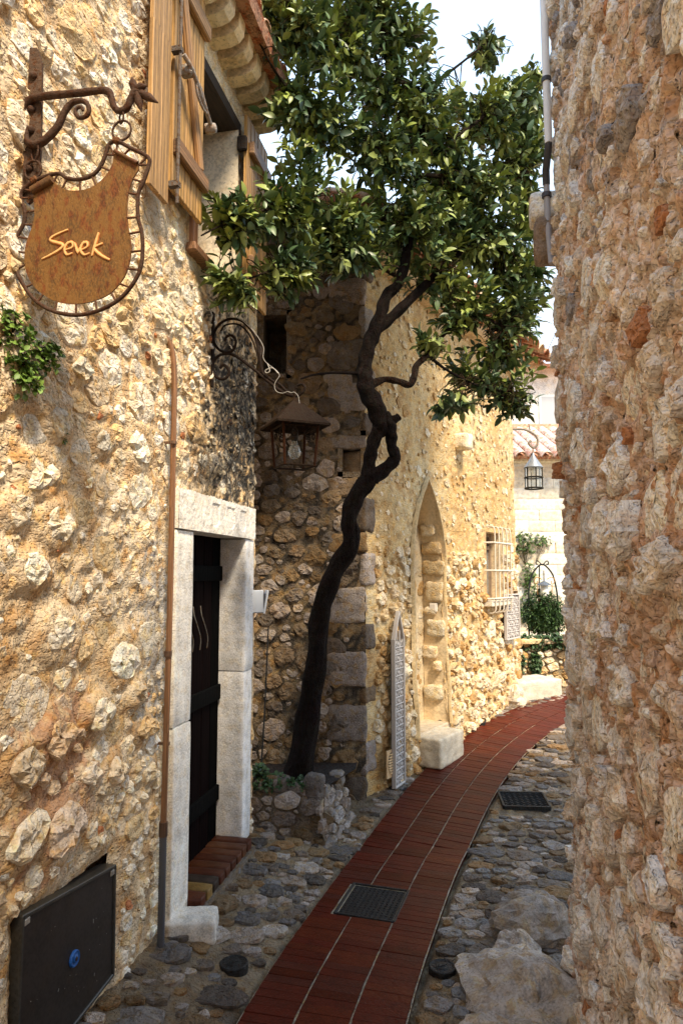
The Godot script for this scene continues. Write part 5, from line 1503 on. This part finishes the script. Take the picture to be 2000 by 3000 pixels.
# ------------------------------------------------------------------ lantern on its scrolled bracket
func build_lantern() -> void:
	var L := frame(Vector3(-1.444, 0, 0), Vector3(0.2, 0, -1))
	var fx := Transform3D(Basis(L.basis.z, Vector3.UP, -L.basis.x), L * Vector3(3.715, 0, 0))
	var iron := Color(0.022, 0.015, 0.011)
	var b := thing("lantern_bracket", "black scrolled iron bracket above the door carrying the rusty lantern", "bracket", fx)
	var mb := MB.new()
	var curves := [[[0.082, 2.963, 0.090, 2.984, 0.112, 2.993, 0.138, 2.976, 0.144, 2.942, 0.130, 2.910, 0.097, 2.896, 0.051, 2.916, 0.022, 2.956, 0.018, 3.006, 0.043, 3.054, 0.088, 3.081, 0.139, 3.083, 0.190, 3.060, 0.235, 3.007, 0.263, 2.945, 0.281, 2.863, 0.293, 2.797, 0.304, 2.764], 0.0075, "upper_scroll"],
		[[0.058, 3.020, 0.077, 3.049, 0.117, 3.057, 0.162, 3.048, 0.207, 3.009, 0.241, 2.952, 0.264, 2.885, 0.279, 2.830, 0.290, 2.776], 0.005, "inner_scroll"],
		[[0.056, 2.811, 0.070, 2.827, 0.089, 2.823, 0.107, 2.797, 0.104, 2.770, 0.082, 2.753, 0.048, 2.757, 0.020, 2.786, 0.013, 2.825, 0.029, 2.868, 0.069, 2.890, 0.119, 2.887, 0.170, 2.859, 0.221, 2.818, 0.271, 2.777, 0.315, 2.737, 0.370, 2.691, 0.430, 2.650, 0.471, 2.635], 0.008, "lower_scroll"],
		[[0.304, 2.764, 0.359, 2.723, 0.392, 2.706, 0.425, 2.672, 0.471, 2.635, 0.511, 2.646, 0.532, 2.677, 0.516, 2.699, 0.489, 2.692, 0.484, 2.677], 0.007, "tip_scroll"]]
	for q in curves:
		mb = MB.new(); mb.col = iron
		mb.tube(smooth_line(p2(q[0]), 5), [q[1]], 8, false, 0.05)
		part(q[2], mb, M.iron, b)
	slab("wall_bar", b, M.iron, iron, Vector3(0.012, 2.92, 0), Vector3(0.012, 0.42, 0.03), Basis(), 0.003)
	var cb := MB.new(); cb.col = Color(0.34, 0.32, 0.29)
	cb.tube(smooth_line(p2([0.10, 3.09, 0.17, 3.075, 0.235, 3.018, 0.280, 2.960, 0.308, 2.904, 0.306, 2.850, 0.331, 2.816, 0.380, 2.776, 0.397, 2.748, 0.381, 2.722, 0.370, 2.696, 0.381, 2.663, 0.414, 2.651, 0.441, 2.658, 0.463, 2.651, 0.479, 2.653, 0.500, 2.631, 0.508, 2.588], 0.016), 5), [0.0019], 6)
	cb.tube(smooth_line(p2([0.331, 2.816, 0.345, 2.775, 0.325, 2.765, 0.322, 2.780, 0.36, 2.79, 0.39, 2.76], 0.02), 4), [0.003], 6)
	tag(part("electric_cable", cb, M.plain, self, fx), "thin white cable looping along the scrolled bracket to the lantern", "cable")
	var ln := thing("rusty_lantern", "rusty square lantern with pyramid roof and clear bulb hanging above the door", "lantern", fx * Transform3D(Basis(Vector3.UP, 0.62), Vector3(0.478, 2.56, 0.0)))
	var rust := Color(0.030, 0.016, 0.010)
	var w := 0.145
	mb = MB.new(); mb.col = rust
	for k in 4:
		var a := PI / 4 + PI / 2 * k
		var q0 := Vector3(cos(a) * w * 1.414, -0.085, -sin(a) * w * 1.414); var q1 := Vector3(cos(a + PI / 2) * w * 1.414, -0.085, -sin(a + PI / 2) * w * 1.414)
		var t0 := Vector3(cos(a) * 0.02, 0.05, -sin(a) * 0.02); var t1 := Vector3(cos(a + PI / 2) * 0.02, 0.05, -sin(a + PI / 2) * 0.02)
		mb.face([q0, q1, t1, t0])
		mb.face([q0 + Vector3(0, -0.004, 0), t0 + Vector3(0, -0.004, 0), t1 + Vector3(0, -0.004, 0), q1 + Vector3(0, -0.004, 0)])
		mb.face([q0 + Vector3(0, -0.012, 0), q1 + Vector3(0, -0.012, 0), q1, q0])
	mb.lathe(Vector3(0, 0.045, 0), [Vector2(0.022, 0.0), Vector2(0.014, 0.015), Vector2(0.01, 0.02), Vector2(0.008, 0.06), Vector2(0.0, 0.062)], 10)
	part("roof", mb, M.iron, ln)
	for k in 4:
		var a := PI / 4 + PI / 2 * k
		mb = MB.new(); mb.col = Color(0.05, 0.018, 0.007)
		mb.tube([Vector3(cos(a) * 0.135, -0.09, -sin(a) * 0.135), Vector3(cos(a) * 0.115, -0.305, -sin(a) * 0.115)], [0.0075], 6)
		part("post", mb, M.iron, ln)
	mb = MB.new(); mb.col = rust
	for k in 4:
		var a := PI / 4 + PI / 2 * k
		for q in [[0.135, -0.098], [0.115, -0.303]]:
			mb.tube([Vector3(cos(a) * q[0], q[1], -sin(a) * q[0]), Vector3(cos(a + PI / 2) * q[0], q[1], -sin(a + PI / 2) * q[0])], [0.006], 6)
	part("frame", mb, M.iron, ln)
	for k in 4:
		mb = MB.new(); mb.col = iron
		var a := PI / 2 * k
		var e := Vector3(-sin(a), 0, -cos(a)); var o := Vector3(cos(a), 0, -sin(a)) * 0.093
		for s in [-1.0, 1.0]:
			var cv: Array = []
			for q in [[0.075, -0.105], [0.045, -0.115], [0.02, -0.135], [0.03, -0.155], [0.05, -0.15], [0.048, -0.13], [0.036, -0.132]]: cv.append(o + e * s * q[0] + Vector3(0, q[1], 0))
			mb.tube(smooth_line(cv, 4), [0.0035], 6)
		part("scrollwork", mb, M.iron, ln)
	mb = MB.new(); mb.col = Color(0.05, 0.045, 0.04)
	mb.lathe(Vector3(0, -0.165, 0), [Vector2(0.016, 0.0), Vector2(0.02, 0.01), Vector2(0.02, 0.05), Vector2(0.008, 0.07), Vector2(0.006, 0.2)], 12)
	part("socket", mb, M.iron, ln)
	mb = MB.new()
	mb.lathe(Vector3(0, -0.262, 0), [Vector2(0.0, 0.0), Vector2(0.018, 0.004), Vector2(0.032, 0.02), Vector2(0.035, 0.038), Vector2(0.028, 0.06), Vector2(0.016, 0.08), Vector2(0.014, 0.1)], 16)
	part("bulb", mb, M.glass, ln)

# ------------------------------------------------------------------ planter, tree, plants
func build_planter() -> void:
	var pl := thing("stone_planter", "low rough stone planter round the foot of the tree", "planter", Transform3D())
	var seg := [[Vector3(-0.66, 0, -4.50), Vector3(-0.12, 0, -4.44), 0.36], [Vector3(-0.12, 0, -4.44), Vector3(0.06, 0, -4.86), 0.29]]
	for q in seg:
		var a: Vector3 = q[0]; var b: Vector3 = q[1]
		var l := a.distance_to(b)
		var fr := frame(a, b - a)
		var sg := Node3D.new(); sg.name = "planter_wall"; pl.add_child(sg, true); sg.transform = fr
		var rb := scatter(Rect2(0.02, 0.0, l - 0.04, q[2]), [[0.05, 0.07, 80, 0.015, 0.03], [0.03, 0.045, 300, 0.012, 0.026], [0.015, 0.028, 400, 0.008, 0.018]], 1.5, [])
		var lift := func(x: float, y: float) -> float: return -0.05 * smoothstep(q[2] - 0.12, q[2], y) - 0.03 * smoothstep(l - 0.12, l, x) + 0.03 * smoothstep(0.15, 0.0, y)
		part("mortar", bed(Rect2(-0.02, -0.15, l + 0.03, q[2] + 0.15), 0.02, 0.02, 0.01, rb, [], func(x, y): return Color(0.12, 0.09, 0.065).lerp(Color(0.21, 0.16, 0.115), clampf(0.5 + nz(x, y, 700.0, 3.0), 0.0, 1.0)), lift), M.mortar, sg)
		for i in rb.pos.size():
			var mb := MB.new()
			var o := Vector3(rb.pos[i].x * rb.asp, rb.pos[i].y, 0)
			o.z = lift.call(o.x, o.y)
			stone(mb, rb, i, pick([Color(0.29, 0.25, 0.23), Color(0.22, 0.175, 0.15), Color(0.15, 0.105, 0.06), Color(0.36, 0.32, 0.30)]), Vector3(), 0.012)
			part("stone", mb, M.stone, sg, Transform3D(Basis(), o))
		var tops := 5 if l > 0.45 else 3
		for k in tops:                             # ragged top course
			var mb := MB.new()
			rough_box(mb, Vector3(), Vector3(l / (tops - 0.5), rng.randf_range(0.07, 0.12), rng.randf_range(0.1, 0.14)), Basis(Vector3.UP, rng.randf_range(-0.3, 0.3)), 7, 0.035, 0.014, pick([Color(0.17, 0.14, 0.12), Color(0.13, 0.11, 0.10), Color(0.22, 0.19, 0.17)]))
			part("coping_stone", mb, M.stone, sg, Transform3D(Basis(Vector3(0, 0, 1), rng.randf_range(-0.15, 0.15)), Vector3(l * (k + 0.45) / tops, q[2] - 0.02 + rng.randf_range(-0.02, 0.03), -0.08)))
	var so := MB.new(); so.col = Color(0.05, 0.035, 0.025)
	so.face([Vector3(-0.7, 0.31, -4.55), Vector3(-0.15, 0.31, -4.5), Vector3(0.1, 0.33, -4.95), Vector3(0.12, 0.33, -5.16), Vector3(-0.7, 0.31, -5.16)])
	part("soil", so, M.soil, pl)

const BRANCHES := {
	"trunk": [-0.296, 0.339, -4.620, 0.139, -0.269, 0.466, -4.620, 0.116, -0.208, 0.830, -4.620, 0.097, -0.163, 1.174, -4.600, 0.090, -0.134, 1.460, -4.580, 0.085, -0.054, 1.691, -4.550, 0.082, 0.061, 1.894, -4.520, 0.077, 0.052, 2.064, -4.500, 0.072, 0.104, 2.223, -4.500, 0.076, 0.204, 2.345, -4.500, 0.078],
	"left_stem": [0.185, 2.31, -4.500, 0.065, 0.184, 2.411, -4.500, 0.050, 0.198, 2.515, -4.480, 0.047, 0.227, 2.603, -4.470, 0.053, 0.262, 2.677, -4.460, 0.069, 0.227, 2.796, -4.450, 0.073, 0.172, 2.902, -4.440, 0.067, 0.152, 2.993, -4.440, 0.062, 0.157, 3.093, -4.440, 0.056, 0.180, 3.211, -4.430, 0.055, 0.227, 3.319, -4.420, 0.057, 0.265, 3.436, -4.400, 0.046, 0.305, 3.548, -4.400, 0.044, 0.392, 3.652, -4.380, 0.039, 0.465, 3.999, -4.350, 0.035, 0.508, 4.345, -4.320, 0.030, 0.534, 4.636, -4.300, 0.028, 0.508, 4.877, -4.270, 0.023, 0.421, 4.939, -4.250, 0.019, 0.347, 5.038, -4.220, 0.015, 0.290, 5.236, -4.200, 0.011, 0.305, 5.423, -4.200, 0.008],
	"right_stem": [0.21, 2.325, -4.500, 0.058, 0.293, 2.399, -4.500, 0.050, 0.357, 2.464, -4.500, 0.045, 0.335, 2.540, -4.500, 0.041, 0.330, 2.616, -4.480, 0.046, 0.306, 2.693, -4.460, 0.056, 0.270, 2.748, -4.450, 0.053],
	"knot": [0.29, 2.693, -4.460, 0.040, 0.363, 2.727, -4.460, 0.031, 0.383, 2.741, -4.460, 0.026],
	"knot_low": [0.33, 2.459, -4.500, 0.036, 0.391, 2.473, -4.500, 0.018],
	"right_fork": [0.227, 3.307, -4.420, 0.044, 0.326, 3.399, -4.420, 0.040, 0.438, 3.508, -4.440, 0.038, 0.610, 3.697, -4.480, 0.029, 0.737, 3.839, -4.520, 0.023, 0.934, 4.003, -4.600, 0.016, 1.144, 4.117, -4.700, 0.012],
	"low_limb": [0.18, 2.935, -4.440, 0.040, 0.282, 2.989, -4.450, 0.023, 0.380, 2.975, -4.460, 0.025, 0.456, 2.957, -4.470, 0.026, 0.485, 3.016, -4.480, 0.027, 0.507, 3.100, -4.500, 0.025, 0.586, 3.175, -4.520, 0.020, 0.635, 3.251, -4.550, 0.018, 0.781, 3.422, -4.600, 0.014, 0.958, 3.490, -4.650, 0.012, 1.161, 3.434, -4.700, 0.009],
	"low_twig": [0.586, 3.175, -4.520, 0.016, 0.726, 3.088, -4.580, 0.011, 0.950, 3.000, -4.650, 0.009, 1.199, 2.965, -4.700, 0.007],
	"bare_twig": [0.148, 3.023, -4.440, 0.016, -0.034, 3.018, -4.400, 0.011, -0.178, 2.989, -4.350, 0.009, -0.264, 2.947, -4.300, 0.006],
	"left_limb": [0.465, 3.999, -4.350, 0.020, 0.222, 3.999, -4.250, 0.017, 0.000, 3.963, -4.100, 0.014, -0.242, 3.867, -3.850, 0.012, -0.452, 3.687, -3.600, 0.009, -0.621, 3.502, -3.400, 0.007, -0.705, 3.395, -3.300, 0.005],
	"upper_left_limb": [0.508, 4.345, -4.320, 0.017, 0.269, 4.491, -4.250, 0.015, 0.000, 4.494, -4.150, 0.012, -0.212, 4.550, -4.000, 0.010, -0.405, 4.687, -3.800, 0.008, -0.509, 4.819, -3.650, 0.005],
	"upper_right_limb": [0.534, 4.636, -4.300, 0.017, 0.767, 4.663, -4.400, 0.015, 1.025, 4.906, -4.500, 0.013, 1.26, 5.22, -4.780, 0.009, 1.46, 5.50, -4.980, 0.007],
	"top_limb": [0.508, 4.877, -4.270, 0.013, 0.774, 5.158, -4.400, 0.011, 1.036, 5.442, -4.500, 0.007],
	"right_limb": [0.508, 4.345, -4.320, 0.017, 0.827, 4.430, -4.500, 0.016, 1.186, 4.604, -4.700, 0.012, 1.442, 4.798, -4.800, 0.010],
	"drooping_limb": [0.392, 3.652, -4.380, 0.018, 0.132, 3.722, -4.250, 0.013, -0.145, 3.625, -4.000, 0.010, -0.384, 3.401, -3.700, 0.007, -0.544, 3.234, -3.500, 0.005],
	"crown_limb": [0.421, 4.939, -4.250, 0.013, 0.177, 4.962, -4.150, 0.010, -0.086, 5.027, -4.000, 0.008, -0.251, 5.123, -3.900, 0.006],
}
# crown clumps: centre, then half width, half height, half depth, fullness
const CLUMPS := [[-0.38, 5.01, -3.90, 0.370, 0.214, 0.234, 1.0], [0.00, 5.13, -4.10, 0.389, 0.287, 0.271, 1.0], [0.43, 5.26, -4.20, 0.231, 0.252, 0.193, 0.9], [-0.17, 4.57, -4.00, 0.340, 0.280, 0.248, 1.0], [0.39, 4.76, -4.30, 0.430, 0.323, 0.301, 0.9], [0.95, 4.95, -4.60, 0.368, 0.276, 0.258, 0.75],
	[1.04, 5.45, -4.60, 0.103, 0.195, 0.120, 1.0], [1.49, 5.52, -5.00, 0.087, 0.225, 0.125, 1.0], [1.26, 4.80, -4.80, 0.264, 0.312, 0.230, 1.0], [-0.56, 3.57, -3.45, 0.207, 0.155, 0.145, 1.3], [-0.31, 3.77, -3.75, 0.281, 0.244, 0.210, 1.1], [-0.29, 3.40, -3.75, 0.206, 0.150, 0.142, 1.2], [0.02, 3.81, -4.10, 0.328, 0.307, 0.254, 1.1],
	[-0.59, 3.21, -3.45, 0.121, 0.121, 0.097, 1.2], [0.46, 4.06, -4.40, 0.418, 0.330, 0.299, 1.2], [0.98, 4.24, -4.70, 0.447, 0.400, 0.338, 1.2], [1.27, 3.75, -4.80, 0.240, 0.456, 0.278, 1.0], [0.83, 3.59, -4.60, 0.276, 0.230, 0.202, 1.0], [1.08, 3.19, -4.80, 0.360, 0.216, 0.230, 0.8], [0.74, 2.87, -4.70, 0.141, 0.117, 0.103, 0.9], [1.22, 2.92, -4.80, 0.192, 0.120, 0.125, 0.9], [0.56, 3.28, -4.55, 0.137, 0.091, 0.091, 0.8],
	[-0.2, 4.22, -3.95, 0.25, 0.13, 0.16, 0.55], [0.24, 4.4, -4.2, 0.32, 0.2, 0.2, 0.9], [0.08, 5.45, -4.15, 0.4, 0.2, 0.25, 0.9], [0.75, 4.5, -4.5, 0.3, 0.22, 0.25, 1.0], [-0.5, 5.3, -3.85, 0.2, 0.2, 0.2, 0.8],
	[1.38, 4.95, -4.90, 0.184, 0.270, 0.181, 0.9], [1.42, 4.40, -4.90, 0.147, 0.294, 0.176, 0.9], [1.45, 3.93, -4.90, 0.110, 0.294, 0.162, 0.9], [1.20, 5.18, -4.70, 0.211, 0.141, 0.141, 0.8], [1.48, 5.26, -5.00, 0.100, 0.200, 0.120, 1.0]]

func leaf_mesh(color: Color, m: Material, length := 0.095, width := 0.043, bend := 0.012, fold := 0.007) -> ArrayMesh:
	var mb := MB.new()
	var prof := [0.0, 0.72, 1.0, 0.86, 0.5, 0.0]
	var at := [0.0, 0.22, 0.45, 0.66, 0.85, 1.0]
	for k in 6:
		var t: float = at[k]
		var z: float = -bend * t * t * 4.0 * 0.5 + bend * 0.6 * t
		var w: float = prof[k] * width * 0.5
		mb.col = color * 0.94; mb.col.a = 1.0
		mb.p(Vector3(-w, t * length, z + fold * prof[k]))
		mb.col = color * 1.25; mb.col.a = 1.0
		mb.p(Vector3(0, t * length, z))
		mb.col = color; mb.col.a = 1.0
		mb.p(Vector3(w, t * length, z + fold * prof[k]))
	for k in 5:
		var a := k * 3
		mb.quad(a, a + 1, a + 4, a + 3); mb.quad(a + 1, a + 2, a + 5, a + 4)
	return mb.mesh(m)

func leaf_basis(dir: Vector3, up: Vector3) -> Basis:
	var y := dir.normalized()
	var z := (up - y * up.dot(y))
	if z.length() < 0.05: z = Vector3(0.3, 0.1, 1.0) - y * Vector3(0.3, 0.1, 1.0).dot(y)
	z = z.normalized()
	return Basis(y.cross(z), y, z)

func rand_dir() -> Vector3:
	return Vector3(rng.randfn(), rng.randfn(), rng.randfn()).normalized()

func build_tree() -> void:
	var tr := thing("bay_tree", "crooked dark trunked bay tree growing out of the stone planter over the lane", "tree", Transform3D())
	var bark := Color(0.013, 0.0095, 0.008)
	var nodes: Array = []
	for called in BRANCHES:
		var a: Array = BRANCHES[called]
		var pts: Array = []; var rad: Array = []
		for i in range(0, a.size(), 4):
			pts.append(Vector3(a[i], a[i + 1], a[i + 2])); rad.append(a[i + 3] * (0.72 if called == "trunk" else 0.82))
		var ln := smooth_line(pts, 5); var rd := smooth_radii(rad, 5)
		var mb := MB.new(); mb.col = bark if not called.contains("limb") else Color(0.028, 0.020, 0.015)
		mb.tube(ln, rd, 26 if rad[0] > 0.03 else 8, false, 0.09, ridge if rad[0] > 0.03 else null)
		part("trunk" if called == "trunk" else ("stem" if called.contains("stem") else ("knot" if called.contains("knot") else "branch")), mb, M.bark, tr)
		if called.contains("limb") or called.contains("fork") or called == "low_twig":
			for q in ln: nodes.append(q)
		if called == "left_stem":
			for k in range(70, ln.size()): nodes.append(ln[k])
	var tw := MB.new()
	var spots: Array = []                          # [distance to the lane's viewer end, transform, tint]
	var tints := [Color(0.09, 0.14, 0.044), Color(0.046, 0.085, 0.034), Color(0.13, 0.18, 0.052), Color(0.065, 0.115, 0.05), Color(0.22, 0.265, 0.075)]
	for c in CLUMPS:
		var o := Vector3(c[0], c[1], c[2]); var sz := Vector3(c[3], c[4], c[5])
		var n := int(1000.0 * c[3] * c[4] * c[6]) + 3
		for k in n:
			var e := rand_dir() * pow(rng.randf(), 0.42)
			var tip := o + e * sz
			var from: Vector3 = nodes[0]; var best := 99.0
			for q in nodes:
				var dd: float = tip.distance_squared_to(q)
				if dd < best: best = dd; from = q
			var dir := (tip - from).normalized() * 0.7 + (e * sz).normalized() * 0.5 + Vector3(0, 0.35, 0.1) + rand_dir() * 0.35
			dir = dir.normalized()
			var start := tip - dir * 0.22
			var mid := from.lerp(start, 0.55) + Vector3(0, 0.03, 0) + rand_dir() * 0.03
			tw.col = Color(0.075, 0.07, 0.03) if rng.randf() < 0.5 else Color(0.06, 0.045, 0.03)
			tw.tube(smooth_line([from, mid, start, tip], 2), [0.0042, 0.0038, 0.0034, 0.003, 0.0026, 0.0022, 0.0018], 4)
			var tint: Color = tints[rng.randi() % tints.size()]
			if rng.randf() < 0.22: tint = Color(0.24, 0.29, 0.06)
			var side := leaf_basis(dir, rand_dir())
			var count := rng.randi_range(11, 15)
			var an := rng.randf() * TAU
			for i in count:
				var t := 1.0 - float(i) / count * 0.98
				an += 2.4
				var spread := lerpf(1.15, 0.55, t) + rng.randf_range(-0.4, 0.4)
				var ld := dir * cos(spread) + (side.x * cos(an) + side.z * sin(an)) * sin(spread)
				ld.y -= 0.12
				var up := Vector3(0, 1, 0.15) * 0.9 + dir * 0.7 + rand_dir() * 0.75
				var b := leaf_basis(ld, up).scaled(Vector3.ONE * rng.randf_range(0.42, 1.05))
				var w := rng.randf_range(0.75, 1.25)
				spots.append([(start.lerp(tip, t)).distance_to(Vector3(0, 1.7, 0)), Transform3D(b, start.lerp(tip, t)), Color(tint.r * w, tint.g * w, tint.b * w)])
	part("twigs", tw, M.bark, tr).set_meta("kind", "stuff")
	spots.sort_custom(func(a, b): return a[0] < b[0])
	var shapes: Array = []
	for q in tints: shapes.append(leaf_mesh(q, M.leaf, 0.095, 0.043, rng.randf_range(0.008, 0.02), rng.randf_range(0.004, 0.009)))
	shapes.append(leaf_mesh(Color(0.24, 0.29, 0.06), M.leaf))
	var most := 300
	for i in most:
		var q: Color = spots[i][2]
		var kind := 0; var bd := 9.0
		for k in 6:
			var tcol: Color = tints[k] if k < 5 else Color(0.24, 0.29, 0.06)
			var dd := absf(tcol.g - q.g) + absf(tcol.r - q.r)
			if dd < bd: bd = dd; kind = k
		inst("leaf", shapes[kind], tr, spots[i][1])
	var mm := MultiMesh.new()
	mm.transform_format = MultiMesh.TRANSFORM_3D; mm.use_colors = true
	mm.mesh = leaf_mesh(Color(1, 1, 1), M.leaf)
	mm.instance_count = spots.size() - most
	for i in range(most, spots.size()):
		mm.set_instance_transform(i - most, spots[i][1])
		mm.set_instance_color(i - most, spots[i][2])
	var cr := MultiMeshInstance3D.new(); cr.name = "crown"; cr.multimesh = mm; cr.set_meta("kind", "stuff")
	tr.add_child(cr, true)

# a bushy herb: stems with many small leaves, leaves joined as one part
func herb(called: String, label: String, category: String, o: Vector3, clumps: Array, count: int, size: float, cols: Array, wall_out := Vector3(), narrow := 0.5) -> Node3D:
	var t := thing(called, label, category, Transform3D(Basis(), o))
	var st := MB.new(); st.col = Color(0.10, 0.09, 0.03)
	var xs: Array = []
	for c in clumps:
		var ctr := Vector3(c[0], c[1], c[2]); var sz := Vector3(c[3], c[4], c[5])
		var n := int(count * c[6])
		for k in n:
			var e := rand_dir() * pow(rng.randf(), 0.4)
			var p := ctr + e * sz
			var dir := (e + Vector3(0, 0.3, 0) + wall_out * 0.5 + rand_dir() * 0.5).normalized()
			if k % 3 == 0: st.tube([ctr * 0.6, (ctr * 0.6).lerp(p, 0.6) + rand_dir() * 0.01, p], [0.0022, 0.0018, 0.0012], 4)
			for i in 5:
				var a := TAU * i / 5.0 + rng.randf()
				var sd := leaf_basis(dir, rand_dir())
				var ld := dir * 0.5 + (sd.x * cos(a) + sd.z * sin(a)) * 0.85
				var up := Vector3.UP * 0.8 + wall_out * 0.6 + rand_dir() * 0.4
				var q: Color = cols[rng.randi() % cols.size()]
				var w := rng.randf_range(0.75, 1.25)
				xs.append([Transform3D(leaf_basis(ld, up).scaled(Vector3.ONE * rng.randf_range(0.6, 1.2)), p), Color(q.r * w, q.g * w, q.b * w)])
	part("stems", st, M.bark, t)
	var mm := MultiMesh.new(); mm.transform_format = MultiMesh.TRANSFORM_3D; mm.use_colors = true
	mm.mesh = leaf_mesh(Color(1, 1, 1), M.herb, size, size * narrow, size * 0.12, size * 0.07)
	mm.instance_count = xs.size()
	for i in xs.size():
		mm.set_instance_transform(i, xs[i][0]); mm.set_instance_color(i, xs[i][1])
	var f := MultiMeshInstance3D.new(); f.name = "foliage"; f.multimesh = mm; f.set_meta("kind", "stuff")
	t.add_child(f, true)
	return t

func build_plants() -> void:
	var L := frame(Vector3(-1.444, 0, 0), Vector3(0.2, 0, -1))
	var g := [Color(0.12, 0.22, 0.03), Color(0.17, 0.28, 0.045), Color(0.09, 0.16, 0.025)]
	var dark := [Color(0.022, 0.055, 0.016), Color(0.035, 0.075, 0.02), Color(0.05, 0.10, 0.03)]
	var out := L.basis.z
	herb("wall_plant", "bright green leafy plant growing out of the left wall under the sign", "plant", L * Vector3(2.15, 2.42, 0.0), [[-0.02, 0.0, 0.06, 0.10, 0.10, 0.05, 1.0], [0.03, -0.1, 0.02, 0.07, 0.07, 0.05, 0.6], [-0.06, 0.05, 0.1, 0.07, 0.05, 0.04, 0.4], [0.07, -0.02, -0.05, 0.06, 0.05, 0.05, 0.35]], 150, 0.024, g, out, 0.62)
	herb("wall_plant", "tiny green tuft in a crack low on the left wall, well below the sign", "plant", L * Vector3(2.39, 2.18, 0.01), [[0.0, 0.0, 0.01, 0.025, 0.02, 0.02, 1.0]], 14, 0.02, g, out, 0.62)
	herb("planter_ivy", "low dark ivy and weeds covering the soil of the tree's planter", "plant", Vector3(-0.42, 0.34, -4.55), [[0.0, 0.02, 0.0, 0.2, 0.045, 0.09, 1.0], [-0.12, 0.07, 0.0, 0.09, 0.06, 0.06, 0.5], [0.15, 0.02, 0.03, 0.1, 0.03, 0.05, 0.4]], 110, 0.03, dark, Vector3(0, 0, 0.6), 0.75)
	herb("round_bush", "dense round green bush under the iron arch", "bush", Vector3(2.74, 0.85, -9.35), [[0.0, 0.34, 0.0, 0.27, 0.29, 0.25, 1.0], [0.0, 0.22, 0.05, 0.29, 0.2, 0.25, 0.8]], 1300, 0.05, [Color(0.030, 0.075, 0.015), Color(0.05, 0.11, 0.022), Color(0.02, 0.05, 0.012)], Vector3(), 0.25)
	herb("hedge_plants", "dark green plants spilling over the far planter wall", "plants", Vector3(2.45, 0.80, -8.85), [[0.0, 0.02, 0.0, 0.5, 0.10, 0.12, 1.2], [-0.28, -0.22, 0.06, 0.16, 0.22, 0.07, 0.9], [0.0, -0.24, 0.07, 0.08, 0.14, 0.04, 0.3], [0.3, 0.03, 0.05, 0.25, 0.09, 0.1, 0.4]], 300, 0.045, dark, Vector3(0, 0, 0.6), 0.6)
	herb("climbing_vine", "sparse green vine climbing the far cream house", "vine", Vector3(3.05, 1.3, -11.4), [[0.0, 0.9, 0.0, 0.22, 0.2, 0.06, 0.8], [0.05, 0.3, 0.0, 0.14, 0.3, 0.06, 0.7], [0.3, 0.95, 0.0, 0.2, 0.1, 0.05, 0.3], [0.0, -0.2, 0.0, 0.14, 0.25, 0.06, 0.6]], 110, 0.05, [Color(0.06, 0.12, 0.03), Color(0.10, 0.17, 0.04)], Vector3(0, 0, 0.6), 0.5)
